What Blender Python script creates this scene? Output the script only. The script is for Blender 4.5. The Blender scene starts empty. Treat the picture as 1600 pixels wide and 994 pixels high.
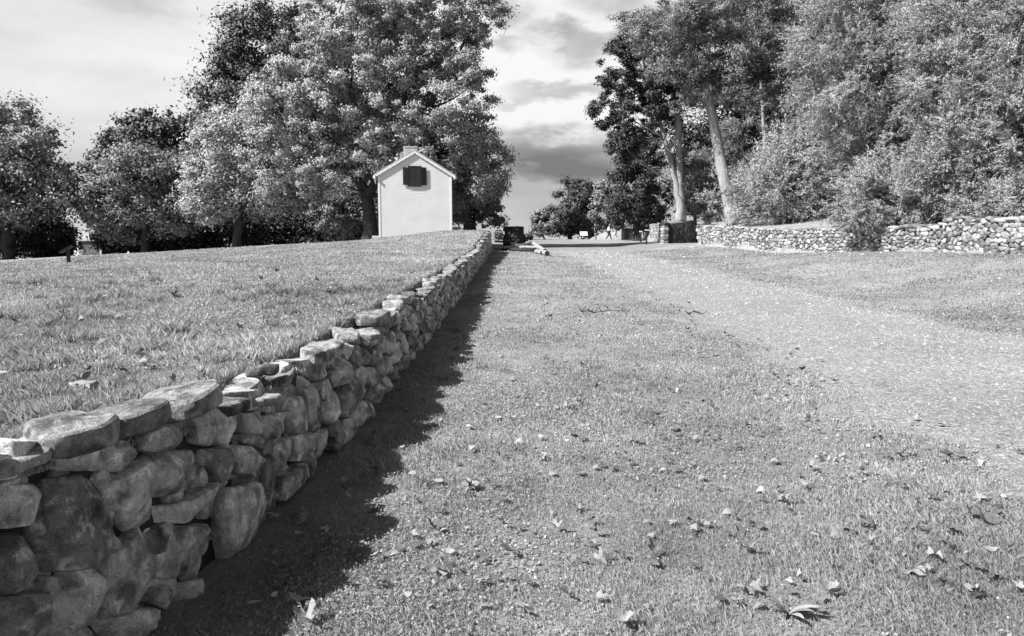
import bpy, bmesh, math, random
import numpy as np
from mathutils import Vector, Matrix, noise
random.seed(7); RNG = np.random.default_rng(7)
S = bpy.context.scene
COL = S.collection
R = math.radians
# ------------------------------------------------------------------ camera measure
F = 1155.0; CAMZ = 1.5; PITCH = math.atan(142 / F)
cp, sp = math.cos(PITCH), math.sin(PITCH)
def W(px, py, y):
    """world point seen at photo pixel (px,py) at forward distance y"""
    a = (px - 800) / F; b = -(py - 497) / F
    dy = cp + b * sp; dz = -sp + b * cp
    t = y / dy
    return Vector((a * t, y, CAMZ + dz * t))
def mpp(y): return y / F        # metres per photo pixel at distance y

# ------------------------------------------------------------------ tagging
def tag(o, label=None, cat=None, group=None, kind=None):
    if label: o['label'] = label
    if cat: o['category'] = cat
    if group: o['group'] = group
    if kind: o['kind'] = kind
    return o
def empty(name, loc, label, cat, group=None, rz=0.0):
    o = bpy.data.objects.new(name, None); COL.objects.link(o)
    o.location = loc; o.rotation_euler = (0, 0, rz); o.empty_display_size = .2
    return tag(o, label, cat, group)
def link(name, me, mat=None, parent=None):
    o = bpy.data.objects.new(name, me); COL.objects.link(o)
    if mat is not None and not me.materials: me.materials.append(mat)
    if parent is not None: o.parent = parent
    return o
def np_mesh(name, V, faces, k, shade=None, smooth=False, nrm=None):
    """V (n,3) float, faces (m,k) int -> mesh"""
    me = bpy.data.meshes.new(name)
    V = np.asarray(V, np.float32); faces = np.asarray(faces, np.int32)
    me.vertices.add(len(V)); me.vertices.foreach_set('co', V.ravel())
    m = len(faces)
    me.loops.add(m * k); me.loops.foreach_set('vertex_index', faces.ravel())
    me.polygons.add(m)
    me.polygons.foreach_set('loop_start', np.arange(0, m * k, k, dtype=np.int32))
    try: me.polygons.foreach_set('loop_total', np.full(m, k, np.int32))
    except Exception: pass
    me.polygons.foreach_set('use_smooth', np.full(m, smooth, bool))
    if shade is not None:
        at = me.attributes.new('shade', 'FLOAT', 'POINT')
        at.data.foreach_set('value', np.asarray(shade, np.float32))
    if nrm is not None:
        at = me.attributes.new('nrm', 'FLOAT_VECTOR', 'POINT')
        at.data.foreach_set('vector', np.asarray(nrm, np.float32).ravel())
    me.update(calc_edges=True)
    return me
class MB:
    """collects quads/tris/ngons into one mesh"""
    def __init__(s): s.v = []; s.f = []; s.sh = []; s.cur = .5
    def vert(s, p): s.v.append(tuple(p)); s.sh.append(s.cur); return len(s.v) - 1
    def box(s, c, d, rot=None, bev=0.0):
        c = Vector(c); M = rot if rot else Matrix.Identity(3)
        b = len(s.v)
        for z in (-1, 1):
            for x, y in ((-1, -1), (1, -1), (1, 1), (-1, 1)):
                s.vert(c + M @ Vector((x * d[0] / 2, y * d[1] / 2, z * d[2] / 2)))
        for f in ((3, 2, 1, 0), (4, 5, 6, 7), (0, 1, 5, 4), (1, 2, 6, 5), (2, 3, 7, 6), (3, 0, 4, 7)):
            s.f.append(tuple(b + i for i in f))
        return s
    def tube(s, pts, rad, n=8, rough=0.0, cap=True):
        pts = [Vector(p) for p in pts]; base = len(s.v)
        up = Vector((0, 0, 1))
        d0 = (pts[1] - pts[0]).normalized()
        u = d0.cross(Vector((1, 0, 0)) if abs(d0.x) < .8 else Vector((0, 1, 0))).normalized()
        for i, p in enumerate(pts):
            d = (pts[min(i + 1, len(pts) - 1)] - pts[max(i - 1, 0)])
            d = d.normalized() if d.length > 1e-9 else d0
            u = (u - d * u.dot(d)).normalized(); w = d.cross(u)
            for j in range(n):
                a = 2 * math.pi * j / n
                q = u * math.cos(a) + w * math.sin(a)
                r = rad[i]
                if rough: r *= 1 + rough * (noise.noise(Vector((q.x * 2.1, q.y * 2.1, i * .6)) + p * .7))
                s.vert(p + q * r)
        for i in range(len(pts) - 1):
            for j in range(n):
                a = base + i * n + j; b = base + i * n + (j + 1) % n
                s.f.append((a, b, b + n, a + n))
        if cap:
            s.f.append(tuple(base + j for j in range(n))[::-1])
            s.f.append(tuple(base + (len(pts) - 1) * n + j for j in range(n)))
        return s
    def prism(s, poly, y0, y1):
        """poly of (x,z) extruded along y"""
        b = len(s.v); n = len(poly)
        for y in (y0, y1):
            for x, z in poly: s.vert((x, y, z))
        s.f.append(tuple(b + i for i in range(n)))
        s.f.append(tuple(b + n + i for i in range(n))[::-1])
        for i in range(n):
            j = (i + 1) % n
            s.f.append((b + j, b + i, b + n + i, b + n + j))
        return s
    def mesh(s, name, smooth=False, bevel=0.0):
        me = bpy.data.meshes.new(name); me.from_pydata(s.v, [], s.f)
        at = me.attributes.new('shade', 'FLOAT', 'POINT'); at.data.foreach_set('value', np.array(s.sh, np.float32))
        if bevel:
            bm = bmesh.new(); bm.from_mesh(me)
            bmesh.ops.recalc_face_normals(bm, faces=bm.faces[:])
            bmesh.ops.bevel(bm, geom=bm.edges[:], offset=bevel, segments=2, affect='EDGES', profile=.6)
            bm.to_mesh(me); bm.free()
        else:
            bm = bmesh.new(); bm.from_mesh(me); bmesh.ops.recalc_face_normals(bm, faces=bm.faces[:]); bm.to_mesh(me); bm.free()
        if smooth: me.polygons.foreach_set('use_smooth', np.ones(len(me.polygons), bool))
        if smooth == 2: me.set_sharp_from_angle(angle=R(24))
        me.update(); return me
    def build(s, name, mat, parent=None, smooth=False, bevel=0.0):
        return link(name, s.mesh(name, smooth, bevel), mat, parent)

# ------------------------------------------------------------------ materials (black and white place: neutral greys)
class NT:
    def __init__(s, tree): s.t = tree; s.t.nodes.clear()
    def n(s, typ, **kw):
        nd = s.t.nodes.new(typ)
        for k, v in kw.items():
            if k.startswith('i_'):
                key = k[2:]; nd.inputs[int(key) if key.isdigit() else key.replace('_', ' ')].default_value = v
            else: setattr(nd, k, v)
        return nd
    def l(s, a, b): s.t.links.new(a, b)
    def m(s, op, a, b=None, c=None, clamp=False):
        nd = s.t.nodes.new('ShaderNodeMath'); nd.operation = op; nd.use_clamp = clamp
        for i, x in enumerate((a, b, c)):
            if x is None: continue
            if isinstance(x, (int, float)): nd.inputs[i].default_value = x
            else: s.l(x, nd.inputs[i])
        return nd.outputs[0]
    def ramp(s, x, stops, interp='LINEAR'):
        nd = s.t.nodes.new('ShaderNodeValToRGB'); cr = nd.color_ramp; cr.interpolation = interp
        while len(cr.elements) > 1: cr.elements.remove(cr.elements[-1])
        for i, (p, v) in enumerate(stops):
            e = cr.elements[0] if i == 0 else cr.elements.new(p)
            e.position = p; e.color = (v, v, v, 1)
        s.l(x, nd.inputs[0]); return nd.outputs[0]
    def noise(s, vec, scale, detail=3, rough=.55, dist=0.0):
        nd = s.n('ShaderNodeTexNoise'); nd.inputs['Scale'].default_value = scale
        nd.inputs['Detail'].default_value = detail; nd.inputs['Roughness'].default_value = rough
        nd.inputs['Distortion'].default_value = dist
        if vec is not None: s.l(vec, nd.inputs['Vector'])
        return nd.outputs['Fac']
def grey(v): return (v, v, v, 1)
def mat_new(name):
    m = bpy.data.materials.new(name); m.use_nodes = True
    return m, NT(m.node_tree)
def mat_simple(name, lo, hi, scale=4.0, rough=.8, bump=0.0, bscale=None, detail=4, shade_amt=0.0, stretch=None, spec=.3):
    m, t = mat_new(name)
    out = t.n('ShaderNodeOutputMaterial'); b = t.n('ShaderNodeBsdfPrincipled')
    b.inputs['Roughness'].default_value = rough; b.inputs['Specular IOR Level'].default_value = spec
    t.l(b.outputs[0], out.inputs[0])
    tc = t.n('ShaderNodeTexCoord'); vec = tc.outputs['Object']
    if stretch:
        mp = t.n('ShaderNodeMapping'); mp.inputs['Scale'].default_value = stretch; t.l(vec, mp.inputs[0]); vec = mp.outputs[0]
    f = t.noise(vec, scale, detail)
    v = t.ramp(f, [(.28, lo), (.72, hi)])
    if shade_amt:
        at = t.n('ShaderNodeAttribute'); at.attribute_name = 'shade'
        k = t.m('MULTIPLY_ADD', at.outputs['Fac'], 2 * shade_amt, 1 - shade_amt)
        mx = t.m('MULTIPLY', v, k); v = mx
    t.l(v, b.inputs['Base Color'])
    if bump:
        bp = t.n('ShaderNodeBump'); bp.inputs['Strength'].default_value = bump; bp.inputs['Distance'].default_value = .02
        t.l(t.noise(vec, bscale or scale * 6, 5), bp.inputs['Height']); t.l(bp.outputs[0], b.inputs['Normal'])
    return m
def mat_stone(name, lo, hi, scale=5, patch=.35):
    m, t = mat_new(name)
    out = t.n('ShaderNodeOutputMaterial'); b = t.n('ShaderNodeBsdfPrincipled')
    b.inputs['Roughness'].default_value = .9; b.inputs['Specular IOR Level'].default_value = .25
    t.l(b.outputs[0], out.inputs[0])
    tc = t.n('ShaderNodeTexCoord'); vec = tc.outputs['Object']
    at = t.n('ShaderNodeAttribute'); at.attribute_name = 'shade'
    off = t.n('ShaderNodeVectorMath'); off.operation = 'ADD'
    t.l(vec, off.inputs[0]); cx = t.n('ShaderNodeCombineXYZ')
    t.l(t.m('MULTIPLY', at.outputs['Fac'], 40.0), cx.inputs[0]); t.l(cx.outputs[0], off.inputs[1])
    v2 = off.outputs[0]
    a = t.ramp(t.noise(v2, scale, 7, .68, .15), [(.3, lo), (.5, (lo + hi) / 2), (.72, hi)])
    k = t.m('MULTIPLY_ADD', at.outputs['Fac'], 1.05, .45)
    v = t.m('MULTIPLY', a, k)
    # lichen / worn pale patches and dark stains
    p = t.ramp(t.noise(v2, scale * 2.2, 6, .65), [(.53, 0.0), (.62, 1.0)])
    v = t.m('ADD', v, t.m('MULTIPLY', p, patch * hi))
    d = t.ramp(t.noise(v2, scale * 1.1, 6, .65, .2), [(.36, .35), (.5, 1.0)])
    v = t.m('MULTIPLY', v, d)
    st = t.n('ShaderNodeMapping'); st.inputs['Scale'].default_value = (3.0, 3.0, .7); t.l(v2, st.inputs[0])
    v = t.m('MULTIPLY', v, t.ramp(t.noise(st.outputs[0], scale * .9, 6, .68, .0), [(.36, .6), (.5, 1.0)]))
    g = t.ramp(t.noise(v2, scale * 24, 4, .75), [(.3, .6), (.7, 1.4)])
    v = t.m('MULTIPLY', v, g)
    t.l(v, b.inputs['Base Color'])
    bp = t.n('ShaderNodeBump'); bp.inputs['Strength'].default_value = .9; bp.inputs['Distance'].default_value = .03
    h = t.m('ADD', t.noise(v2, scale * 5, 6, .65), t.m('MULTIPLY', t.noise(v2, scale * 26, 4, .7), .35))
    t.l(h, bp.inputs['Height']); t.l(bp.outputs[0], b.inputs['Normal'])
    return m
def mat_leaf(name, lo, hi, trans=.3, rough=.55, patch=0.0, soft=0.0):
    m, t = mat_new(name)
    out = t.n('ShaderNodeOutputMaterial')
    at = t.n('ShaderNodeAttribute'); at.attribute_name = 'shade'
    v = t.ramp(at.outputs['Fac'], [(0, lo), (1, hi)])
    if patch:
        tc = t.n('ShaderNodeTexCoord')
        p = t.ramp(t.noise(tc.outputs['Object'], patch, 3, .6), [(.35, .68), (.65, 1.18)])
        v = t.m('MULTIPLY', v, p)
    b = t.n('ShaderNodeBsdfPrincipled'); b.inputs['Roughness'].default_value = rough; b.inputs['Specular IOR Level'].default_value = .3
    tr = t.n('ShaderNodeBsdfTranslucent'); mx = t.n('ShaderNodeMixShader'); mx.inputs[0].default_value = trans
    if soft:
        an = t.n('ShaderNodeAttribute'); an.attribute_name = 'nrm'
        ge = t.n('ShaderNodeNewGeometry')
        sc_ = t.n('ShaderNodeVectorMath'); sc_.operation = 'SCALE'; t.l(an.outputs['Vector'], sc_.inputs[0]); sc_.inputs['Scale'].default_value = soft
        ad = t.n('ShaderNodeVectorMath'); ad.operation = 'ADD'; t.l(ge.outputs['Normal'], ad.inputs[0]); t.l(sc_.outputs[0], ad.inputs[1])
        no = t.n('ShaderNodeVectorMath'); no.operation = 'NORMALIZE'; t.l(ad.outputs[0], no.inputs[0])
        t.l(no.outputs[0], b.inputs['Normal'])
    t.l(v, b.inputs['Base Color']); t.l(v, tr.inputs['Color'])
    t.l(b.outputs[0], mx.inputs[1]); t.l(tr.outputs[0], mx.inputs[2]); t.l(mx.outputs[0], out.inputs[0])
    return m
def mat_ground():
    m, t = mat_new('turf_soil')
    out = t.n('ShaderNodeOutputMaterial'); b = t.n('ShaderNodeBsdfPrincipled')
    b.inputs['Roughness'].default_value = .95; b.inputs['Specular IOR Level'].default_value = .1
    t.l(b.outputs[0], out.inputs[0])
    g = t.n('ShaderNodeNewGeometry'); vec = g.outputs['Position']
    a = t.ramp(t.noise(vec, .35, 4, .6), [(.3, .18), (.7, .27)])
    c = t.ramp(t.noise(vec, 3.0, 5, .7), [(.3, .75), (.7, 1.22)])
    e = t.ramp(t.noise(vec, 45, 4, .75), [(.25, .55), (.75, 1.4)])
    v = t.m('MULTIPLY', t.m('MULTIPLY', a, c), e)
    t.l(v, b.inputs['Base Color'])
    bp = t.n('ShaderNodeBump'); bp.inputs['Strength'].default_value = .8; bp.inputs['Distance'].default_value = .03
    t.l(t.noise(vec, 40, 6, .75), bp.inputs['Height']); t.l(bp.outputs[0], b.inputs['Normal'])
    return m
def mat_gravel(name='gravel_bed'):
    m, t = mat_new(name)
    out = t.n('ShaderNodeOutputMaterial'); b = t.n('ShaderNodeBsdfPrincipled')
    b.inputs['Roughness'].default_value = .9
    t.l(b.outputs[0], out.inputs[0])
    g = t.n('ShaderNodeNewGeometry'); vec = g.outputs['Position']
    vo = t.n('ShaderNodeTexVoronoi'); vo.inputs['Scale'].default_value = 33
    nc = t.n('ShaderNodeTexNoise'); nc.inputs['Scale'].default_value = 9; nc.inputs['Detail'].default_value = 4; t.l(vec, nc.inputs['Vector'])
    sc_ = t.n('ShaderNodeVectorMath'); sc_.operation = 'SCALE'; sc_.inputs['Scale'].default_value = .22; t.l(nc.outputs['Color'], sc_.inputs[0])
    ad = t.n('ShaderNodeVectorMath'); ad.operation = 'ADD'; t.l(vec, ad.inputs[0]); t.l(sc_.outputs[0], ad.inputs[1]); t.l(ad.outputs[0], vo.inputs['Vector'])
    c = t.ramp(vo.outputs['Distance'], [(.1, 1.15), (.6, .55)])
    sep = t.n('ShaderNodeSeparateColor'); t.l(vo.outputs['Color'], sep.inputs[0])
    k = t.m('MULTIPLY_ADD', sep.outputs[0], .18, .17)
    pt = t.ramp(t.noise(vec, .6, 4, .6), [(.3, .82), (.7, 1.12)])
    t.l(t.m('MULTIPLY', t.m('MULTIPLY', c, k), pt), b.inputs['Base Color'])
    bp = t.n('ShaderNodeBump'); bp.inputs['Strength'].default_value = .5; bp.inputs['Distance'].default_value = .015; bp.invert = True
    t.l(vo.outputs['Distance'], bp.inputs['Height']); t.l(bp.outputs[0], b.inputs['Normal'])
    return m
M = {}
M['ground'] = mat_ground(); M['road'] = mat_gravel()
M['stone'] = mat_stone('fieldstone', .22, .66, 6.5, .45)
M['stone_mid'] = mat_stone('shade_toned_fieldstone', .09, .24, 3.0, .3)  # fieldstone darkened so its colour carries the driveway wall's shade
M['stone_pale'] = mat_stone('pale_fieldstone', .17, .33, 3.0, .25)
M['stone_dark'] = mat_stone('dark_stone', .02, .05, 3.0, .3)  # very dark mottled stone
M['cap'] = mat_stone('capstone', .12, .32, 7, .35)
M['fill'] = mat_simple('wall_fill', .012, .03, 8)
M['pebble'] = mat_simple('pebble', .24, .29, 3, .9, shade_amt=.35)
M['blade'] = mat_leaf('grass_blade', .17, .46, .38, .7, .55)
M['clover'] = mat_leaf('clover_leaf', .17, .41, .35, .7, .5)
M['leaf_pale'] = mat_leaf('walnut_leaf', .23, .44, .28, .6, 0, 1.0)
M['leaf_mid'] = mat_leaf('bush_leaf', .12, .29, .26, .6, 0, 1.0)
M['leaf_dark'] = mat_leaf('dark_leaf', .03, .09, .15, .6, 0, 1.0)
M['leaf_shadow'] = mat_leaf('shade_toned_leaf', .015, .05, .1)  # shade under the left crowns put into the leaf colour
M['cedar'] = mat_leaf('cedar_spray', .19, .42, .25, .65, 0, 1.3)
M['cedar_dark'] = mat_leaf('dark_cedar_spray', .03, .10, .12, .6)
M['pine'] = mat_leaf('pine_needle', .12, .33, .25, .65, 0, 1.3)
M['bark'] = mat_simple('dark_bark', .018, .05, 3, .95, .8, 14, stretch=(3, 3, .6))
M['bark_pale'] = mat_simple('pale_bark', .17, .34, 2.5, .95, .9, 12, stretch=(4, 4, .5))
M['white'] = mat_simple('white_paint', .49, .56, 1.2, .6)
M['white2'] = mat_simple('white_trim', .56, .64, 2, .5)
M['shingle'] = mat_simple('wood_shingle', .2, .34, 5, .9, .6, 20)
M['shutter'] = mat_simple('dark_shutter', .007, .013, 4, .6)
M['glass'] = mat_simple('dark_pane', .006, .01, 2, .08, spec=.5)
M['chimney'] = mat_simple('chimney_stucco', .30, .42, 3, .9, .5, 15)
M['brickw'] = mat_simple('grey_brick', .06, .10, 3, .9, .4, 20)
M['metal_dark'] = mat_simple('dark_metal', .015, .03, 5, .5)
M['panel_pale'] = mat_simple('pale_panel', .5, .6, 3, .4)
M['rail'] = mat_simple('weathered_rail', .15, .30, 3, .9, .6, 14, stretch=(1, 6, 6))
M['rail_end_and_shade'] = mat_simple('rail_end_grain_and_shade', .015, .03, 4, .9)  # cut ends, and one rail coloured as if in shadow
M['dryleaf'] = mat_simple('dry_leaf', .13, .27, 6, .7, .3, 30)
M['dryleaf_dark'] = mat_simple('dark_dry_leaf', .05, .12, 6, .7, .3, 30)
M['skin'] = mat_simple('skin', .34, .38, 4, .6); M['cloth_pale'] = mat_simple('pale_cloth', .55, .62, 4, .9)
M['cloth_dark'] = mat_simple('dark_cloth', .02, .03, 4, .9); M['cloth_mid'] = mat_simple('grey_cloth', .07, .1, 4, .9)
M['hair'] = mat_simple('grey_hair', .3, .4, 8, .8); M['hair_dark'] = mat_simple('dark_hair', .03, .05, 8, .8)

# ------------------------------------------------------------------ terrain
WP = np.array([(-2.5, -.8), (-2.25, .3), (-1.92, 1.35), (-1.70, 1.9), (-1.55, 2.3), (-1.40, 2.75), (-1.31, 3.3), (-1.27, 4.1), (-1.19, 5.2), (-1.14, 7), (-1.11, 9), (-1.12, 13), (-1.15, 20), (-1.2, 30), (-1.26, 45.5)])
def ss(a, b, x):
    t = np.clip((x - a) / (b - a), 0, 1); return t * t * (3 - 2 * t)
def xw(y): return np.interp(y, WP[:, 1], WP[:, 0])
RY = np.array([-30, 12, 19, 22.9, 24, 29, 37, 50, 57, 72, 90, 130.])
RX = np.array([13.4, 13.2, 13.16, 13.5, 13.6, 13.96, 13.65, 12.7, 11.8, 13.2, 14.5, 14.5])
RB = np.array([.8, .8, .76, .70, .69, .52, .16, .33, .27, .15, 0, 0])
RT = np.array([1.7, 1.7, 1.72, 1.62, 1.55, 1.45, 1.36, 1.58, 1.75, 1.7, .8, .2])
def xr(y): return np.interp(y, RY, RX)
def lawn_z(x, y):
    d = -x
    z = .70 + .50 * ss(25, 44, y) * ss(9.5, 3.0, d) + .06 * ss(25, 44, y)
    z = z - .054 * np.maximum(0, d - 7) * ss(4, 26, y)
    z = z - .03 * np.maximum(0, d - 40) - .04 * ss(14, 30, d) * ss(25, 45, y)
    z = z + .04 * np.sin(x * .9 + 1) * np.sin(y * .55) + .02 * np.sin(x * 2.3) * np.cos(y * 1.7)
    z = z - .035 * np.maximum(0, y - 54)
    return z
def road_z(x, y):
    z = .012 * np.sin(x * 1.3) * np.cos(y * .8) + .015 * np.sin(y * .35 + x * .5)
    z = z - .042 * np.maximum(0, y - 92)
    uu = x - xw(y); z = z - .085 * np.exp(-(uu / .42) ** 2) * (1 - ss(4, 9, y))
    zb = np.interp(y, RY, RB); zt = np.interp(y, RY, RT); w = xr(y)
    z = z + zb * ss(7.3, 12.8, np.minimum(x, w))
    up = ss(.05, .4, x - w)
    # driveway cut through the right-hand bank
    a = (x - 11.8) * 9 - (y - 57) * 4.7; b = (x - 12.9) * 9 - (y - 50.8) * 4.7
    cut = ss(-4.5, -1.0, a) * (1 - ss(-3.0, .5, b))
    up = up * (1 - cut)
    up = up * (1 - ss(74, 92, y))
    z = z + up * (zt - zb - .05 + .12 * np.clip(x - w, 0, 14))
    return z
def Hz(x, y):
    x = np.asarray(x, float); y = np.asarray(y, float)
    u = x - xw(y)
    wd = np.where(y > 45.2, .16 + (y - 45.2) * .8, .16); wd = np.minimum(wd, 4.)
    s = ss(-.12, -.12 - wd, u) if False else 1 - ss(0, 1, (u + .12 + wd) / wd)
    far = ss(70, 100, y)
    return lawn_z(x, y) * s * 1.0 + road_z(x, y) * (1 - s)
def H(x, y): return float(Hz(x, y))
def build_ground():
    us = np.concatenate([-np.geomspace(900, 6, 26), np.arange(-5.5, -.5, .3), [-.42, -.34, -.28, -.24, -.2, -.16, -.12, -.08, 0, .15], np.arange(.4, 18, .35), np.geomspace(18.5, 900, 26)])
    vs = np.concatenate([[-60, -25, -10, -4], np.arange(-1, 12, .35), np.arange(12, 100, .8), np.geomspace(101, 1500, 22)])
    U, Vv = np.meshgrid(us, vs)
    X = xw(Vv) + U; Y = Vv
    Z = Hz(X, Y)
    nu, nv = len(us), len(vs)
    P = np.stack([X, Y, Z], -1).reshape(-1, 3)
    i = np.arange(nu - 1)[None, :] + (np.arange(nv - 1) * nu)[:, None]
    Fc = np.stack([i, i + 1, i + 1 + nu, i + nu], -1).reshape(-1, 4)
    o = link('ground', np_mesh('ground', P, Fc, 4, smooth=True), M['ground']); tag(o, 'mown grassy ground sloping away on both sides of the gravel lane', 'ground', kind='structure')
def ground_px(px, py):
    # intersect the pixel ray with the ground by stepping
    lo = 1.6
    for y in np.concatenate([np.arange(1.6, 12, .02), np.arange(12, 60, .1)]):
        p = W(px, py, y)
        if p.z <= H(p.x, y): return p.x, y
    return float(W(px, py, 36).x), 36.0
build_ground()
def road_edges(y):
    l = 2.95 + .12 * np.sin(y * .9) + .10 * np.sin(y * 2.7 + 1) - .6 * ss(30, 48, y) - 2.2 * ss(46, 60, y)
    r = 6.9 + .15 * np.sin(y * .7 + 2) + .12 * np.sin(y * 2.2) - .3 * ss(30, 50, y) + 5.2 * ss(44, 53, y) - 5 * ss(62, 75, y)
    return l, r
def build_road():
    ys = np.concatenate([np.arange(-8, 20, .12), np.arange(20, 91, .4)])
    l, r = road_edges(ys)
    k = 14; t = np.linspace(0, 1, k)
    X = l[:, None] * (1 - t) + r[:, None] * t
    nz = RNG.normal(0, .05, (len(ys), 2)); X[:, 0] += nz[:, 0]; X[:, -1] += nz[:, 1]
    Y = np.repeat(ys[:, None], k, 1)
    Z = Hz(X, Y) + .012
    Z[:, 0] -= .012; Z[:, -1] -= .012
    P = np.stack([X, Y, Z], -1).reshape(-1, 3)
    i = np.arange(k - 1)[None, :] + (np.arange(len(ys) - 1) * k)[:, None]
    Fc = np.stack([i, i + 1, i + 1 + k, i + k], -1).reshape(-1, 4)
    tag(link('road', np_mesh('road', P, Fc, 4, smooth=True), M['road']), 'gravel lane running straight away beside the grass verge', 'road', kind='structure')
build_road()

# ------------------------------------------------------------------ grass, clover, gravel (stuff)
def cone_points(n, d0, d1, ang=44):
    d = np.exp(RNG.uniform(math.log(d0), math.log(d1), n))
    a = np.tan(np.radians(ang)) * RNG.uniform(-1, 1, n)
    return a * d, d
def fbm2(x, y): return np.sin(y * 3.1 + np.sin(x * 2)) * np.sin(x * 4 + y) + .6 * np.sin(y * 7.3 - x * 3) * np.sin(x * 9 + 1)
def road_mask(x, y):
    l, r = road_edges(y)
    return ss(-.55, .6, x - l + .4 * fbm2(x, y)) * ss(-.3, .4, r - x) * (y < 91)
def fbm(x, y, s, seed=0):
    v = np.zeros_like(x)
    r = np.random.default_rng(seed)
    for k in range(7):
        a = r.uniform(0, 2 * math.pi); f = s * (1.5 ** k) * .6; p = r.uniform(0, 6.28)
        q = r.uniform(0, 6.28)
        v += np.sin((x * math.cos(a) + y * math.sin(a)) * f + p + 1.3 * np.sin((x * -math.sin(a) + y * math.cos(a)) * f * .7 + q)) / (1.25 ** k)
    return v / 3.2
YT = np.arange(-2, 48, .1)
ZT = np.array([.65 + .135 * float(ss(3.7, 2.5, y)) + .26 * float(ss(2.15, 1.7, y)) + .03 * math.sin(y * 1.7) + .055 * noise.noise(Vector((y * 1.1, 3, 0))) * (y > 3.6) + .56 * float(ss(25, 44, y)) for y in YT])  # nearest stretch, out of view, is raised to widen the wall's shadow
def build_grass():
    N = 1250000
    x, y = cone_points(N, 2.05, 46)
    # rough weedy tufts on the lawn close to the wall and along the foot of the wall
    tc_x, tc_y = cone_points(900, 2.6, 11)
    tu = tc_x - xw(tc_y); tk = (tu < -.3) | ((tu > .22) & (tu < .6) & (RNG.random(900) < .9)) | (RNG.random(900) < .25)
    tc_x, tc_y = tc_x[tk], tc_y[tk]; ti = RNG.integers(0, len(tc_x), 85000)
    tx_, ty_ = tc_x[ti] + RNG.normal(0, .045, len(ti)), tc_y[ti] + RNG.normal(0, .045, len(ti))
    x = np.concatenate([x, tx_]); y = np.concatenate([y, ty_]); tuft = np.concatenate([np.zeros(N, bool), np.ones(len(ti), bool)]); N = len(x)
    u = x - xw(y)
    rm = road_mask(x, y)
    left = u < -.14
    keep = (RNG.random(N) > rm * .985) & ((u > .01) | (u < -.05)) & (x < xr(y) - .1) & (x > -26)
    # thin patches
    keep &= RNG.random(N) < np.clip(.75 + .8 * fbm(x, y, 2.0, 3) + .4 * fbm(x, y, 7.0, 4), .22, 1)
    x, y, left, u, tuft = x[keep], y[keep], left[keep], u[keep], tuft[keep]
    n = len(x); z = Hz(x, y)
    z = np.where((u < -.04) & (u > -.42) & (y < 45.3), np.maximum(z, np.interp(y, YT, ZT) - .07), z)
    d = np.hypot(x, y)
    cl = fbm(x, y, 3.0, 5)
    h = (.017 + .012 * np.clip(cl, -1, 1)) * RNG.uniform(.55, 1.5, n)
    h = np.where(left, h * 1.4, h)
    h *= np.where((u > .22) & (u < .5), 1.4, 1.0) * np.where((u > 0) & (u < .2), .75, 1.0)
    h = np.where(tuft, h * np.where(left, 2.1, 1.4), h)
    h = np.clip(h, .012, .12) * (1 + .02 * d)
    w = np.maximum(.0013, .00047 * d) * RNG.uniform(.7, 1.4, n)
    a = RNG.uniform(0, 2 * math.pi, n); la = a + RNG.normal(math.pi / 2, .6, n)
    lean = h * RNG.uniform(.1, 1.0, n)
    sx, sy = np.cos(a) * w, np.sin(a) * w
    lx, ly = np.cos(la) * lean, np.sin(la) * lean
    V = np.empty((n, 4, 3), np.float32)
    V[:, 0] = np.stack([x - sx, y - sy, z - .004], 1); V[:, 1] = np.stack([x + sx, y + sy, z - .004], 1)
    V[:, 2] = np.stack([x + sx * .8 + lx * .4, y + sy * .8 + ly * .4, z + h * .62], 1)
    V[:, 3] = np.stack([x + lx, y + ly, z + h], 1)
    b = np.arange(n) * 4
    Fc = np.concatenate([np.stack([b, b + 1, b + 2], 1), np.stack([b, b + 2, b + 3], 1)])
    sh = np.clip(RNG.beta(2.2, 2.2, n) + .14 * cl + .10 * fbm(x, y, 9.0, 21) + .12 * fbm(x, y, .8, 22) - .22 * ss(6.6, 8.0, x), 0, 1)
    me = np_mesh('grass', V.reshape(-1, 3), Fc, 3, np.repeat(sh, 4))
    tag(link('grass', me, M['blade']), 'short turf grass covering lawn, verge and bank', 'grass', kind='stuff')
    # clover and broad-leaved ground cover, close by
    N = 150000
    x, y = cone_points(N, 2.05, 13)
    u = x - xw(y)
    cv = fbm(x, y, 1.6, 11)
    keep = (road_mask(x, y) < .3) & ((u > .02) | (u < -.2)) & (cv > -.35 + .7 * RNG.random(N)) & (x > -16)
    x, y, u = x[keep], y[keep], u[keep]; n = len(x)
    d = np.hypot(x, y)
    z = Hz(x, y) + RNG.uniform(.005, .024, n) * np.where(u < 0, 1.7, 1)
    r = (.0030 + .0008 * d) * RNG.uniform(.7, 1.5, n)
    nx = RNG.normal(0, .45, n); ny = RNG.normal(0, .45, n)
    a = RNG.uniform(0, 6.28, n)
    P = np.empty((n, 4, 3), np.float32)
    for k in range(4):
        rr = r * (1.15 if k % 2 == 0 else .8)
        cx = np.cos(a + k * math.pi / 2) * rr; cy = np.sin(a + k * math.pi / 2) * rr
        P[:, k] = np.stack([x + cx, y + cy, z + nx * cx + ny * cy], 1)
    me = np_mesh('clover', P.reshape(-1, 3), np.arange(n * 4).reshape(n, 4), 4, np.repeat(RNG.beta(2, 2, n), 4))
    tag(link('clover_foliage', me, M['clover']), 'small clover leaves growing through the turf', 'ground cover', kind='stuff')
build_grass()
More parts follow.
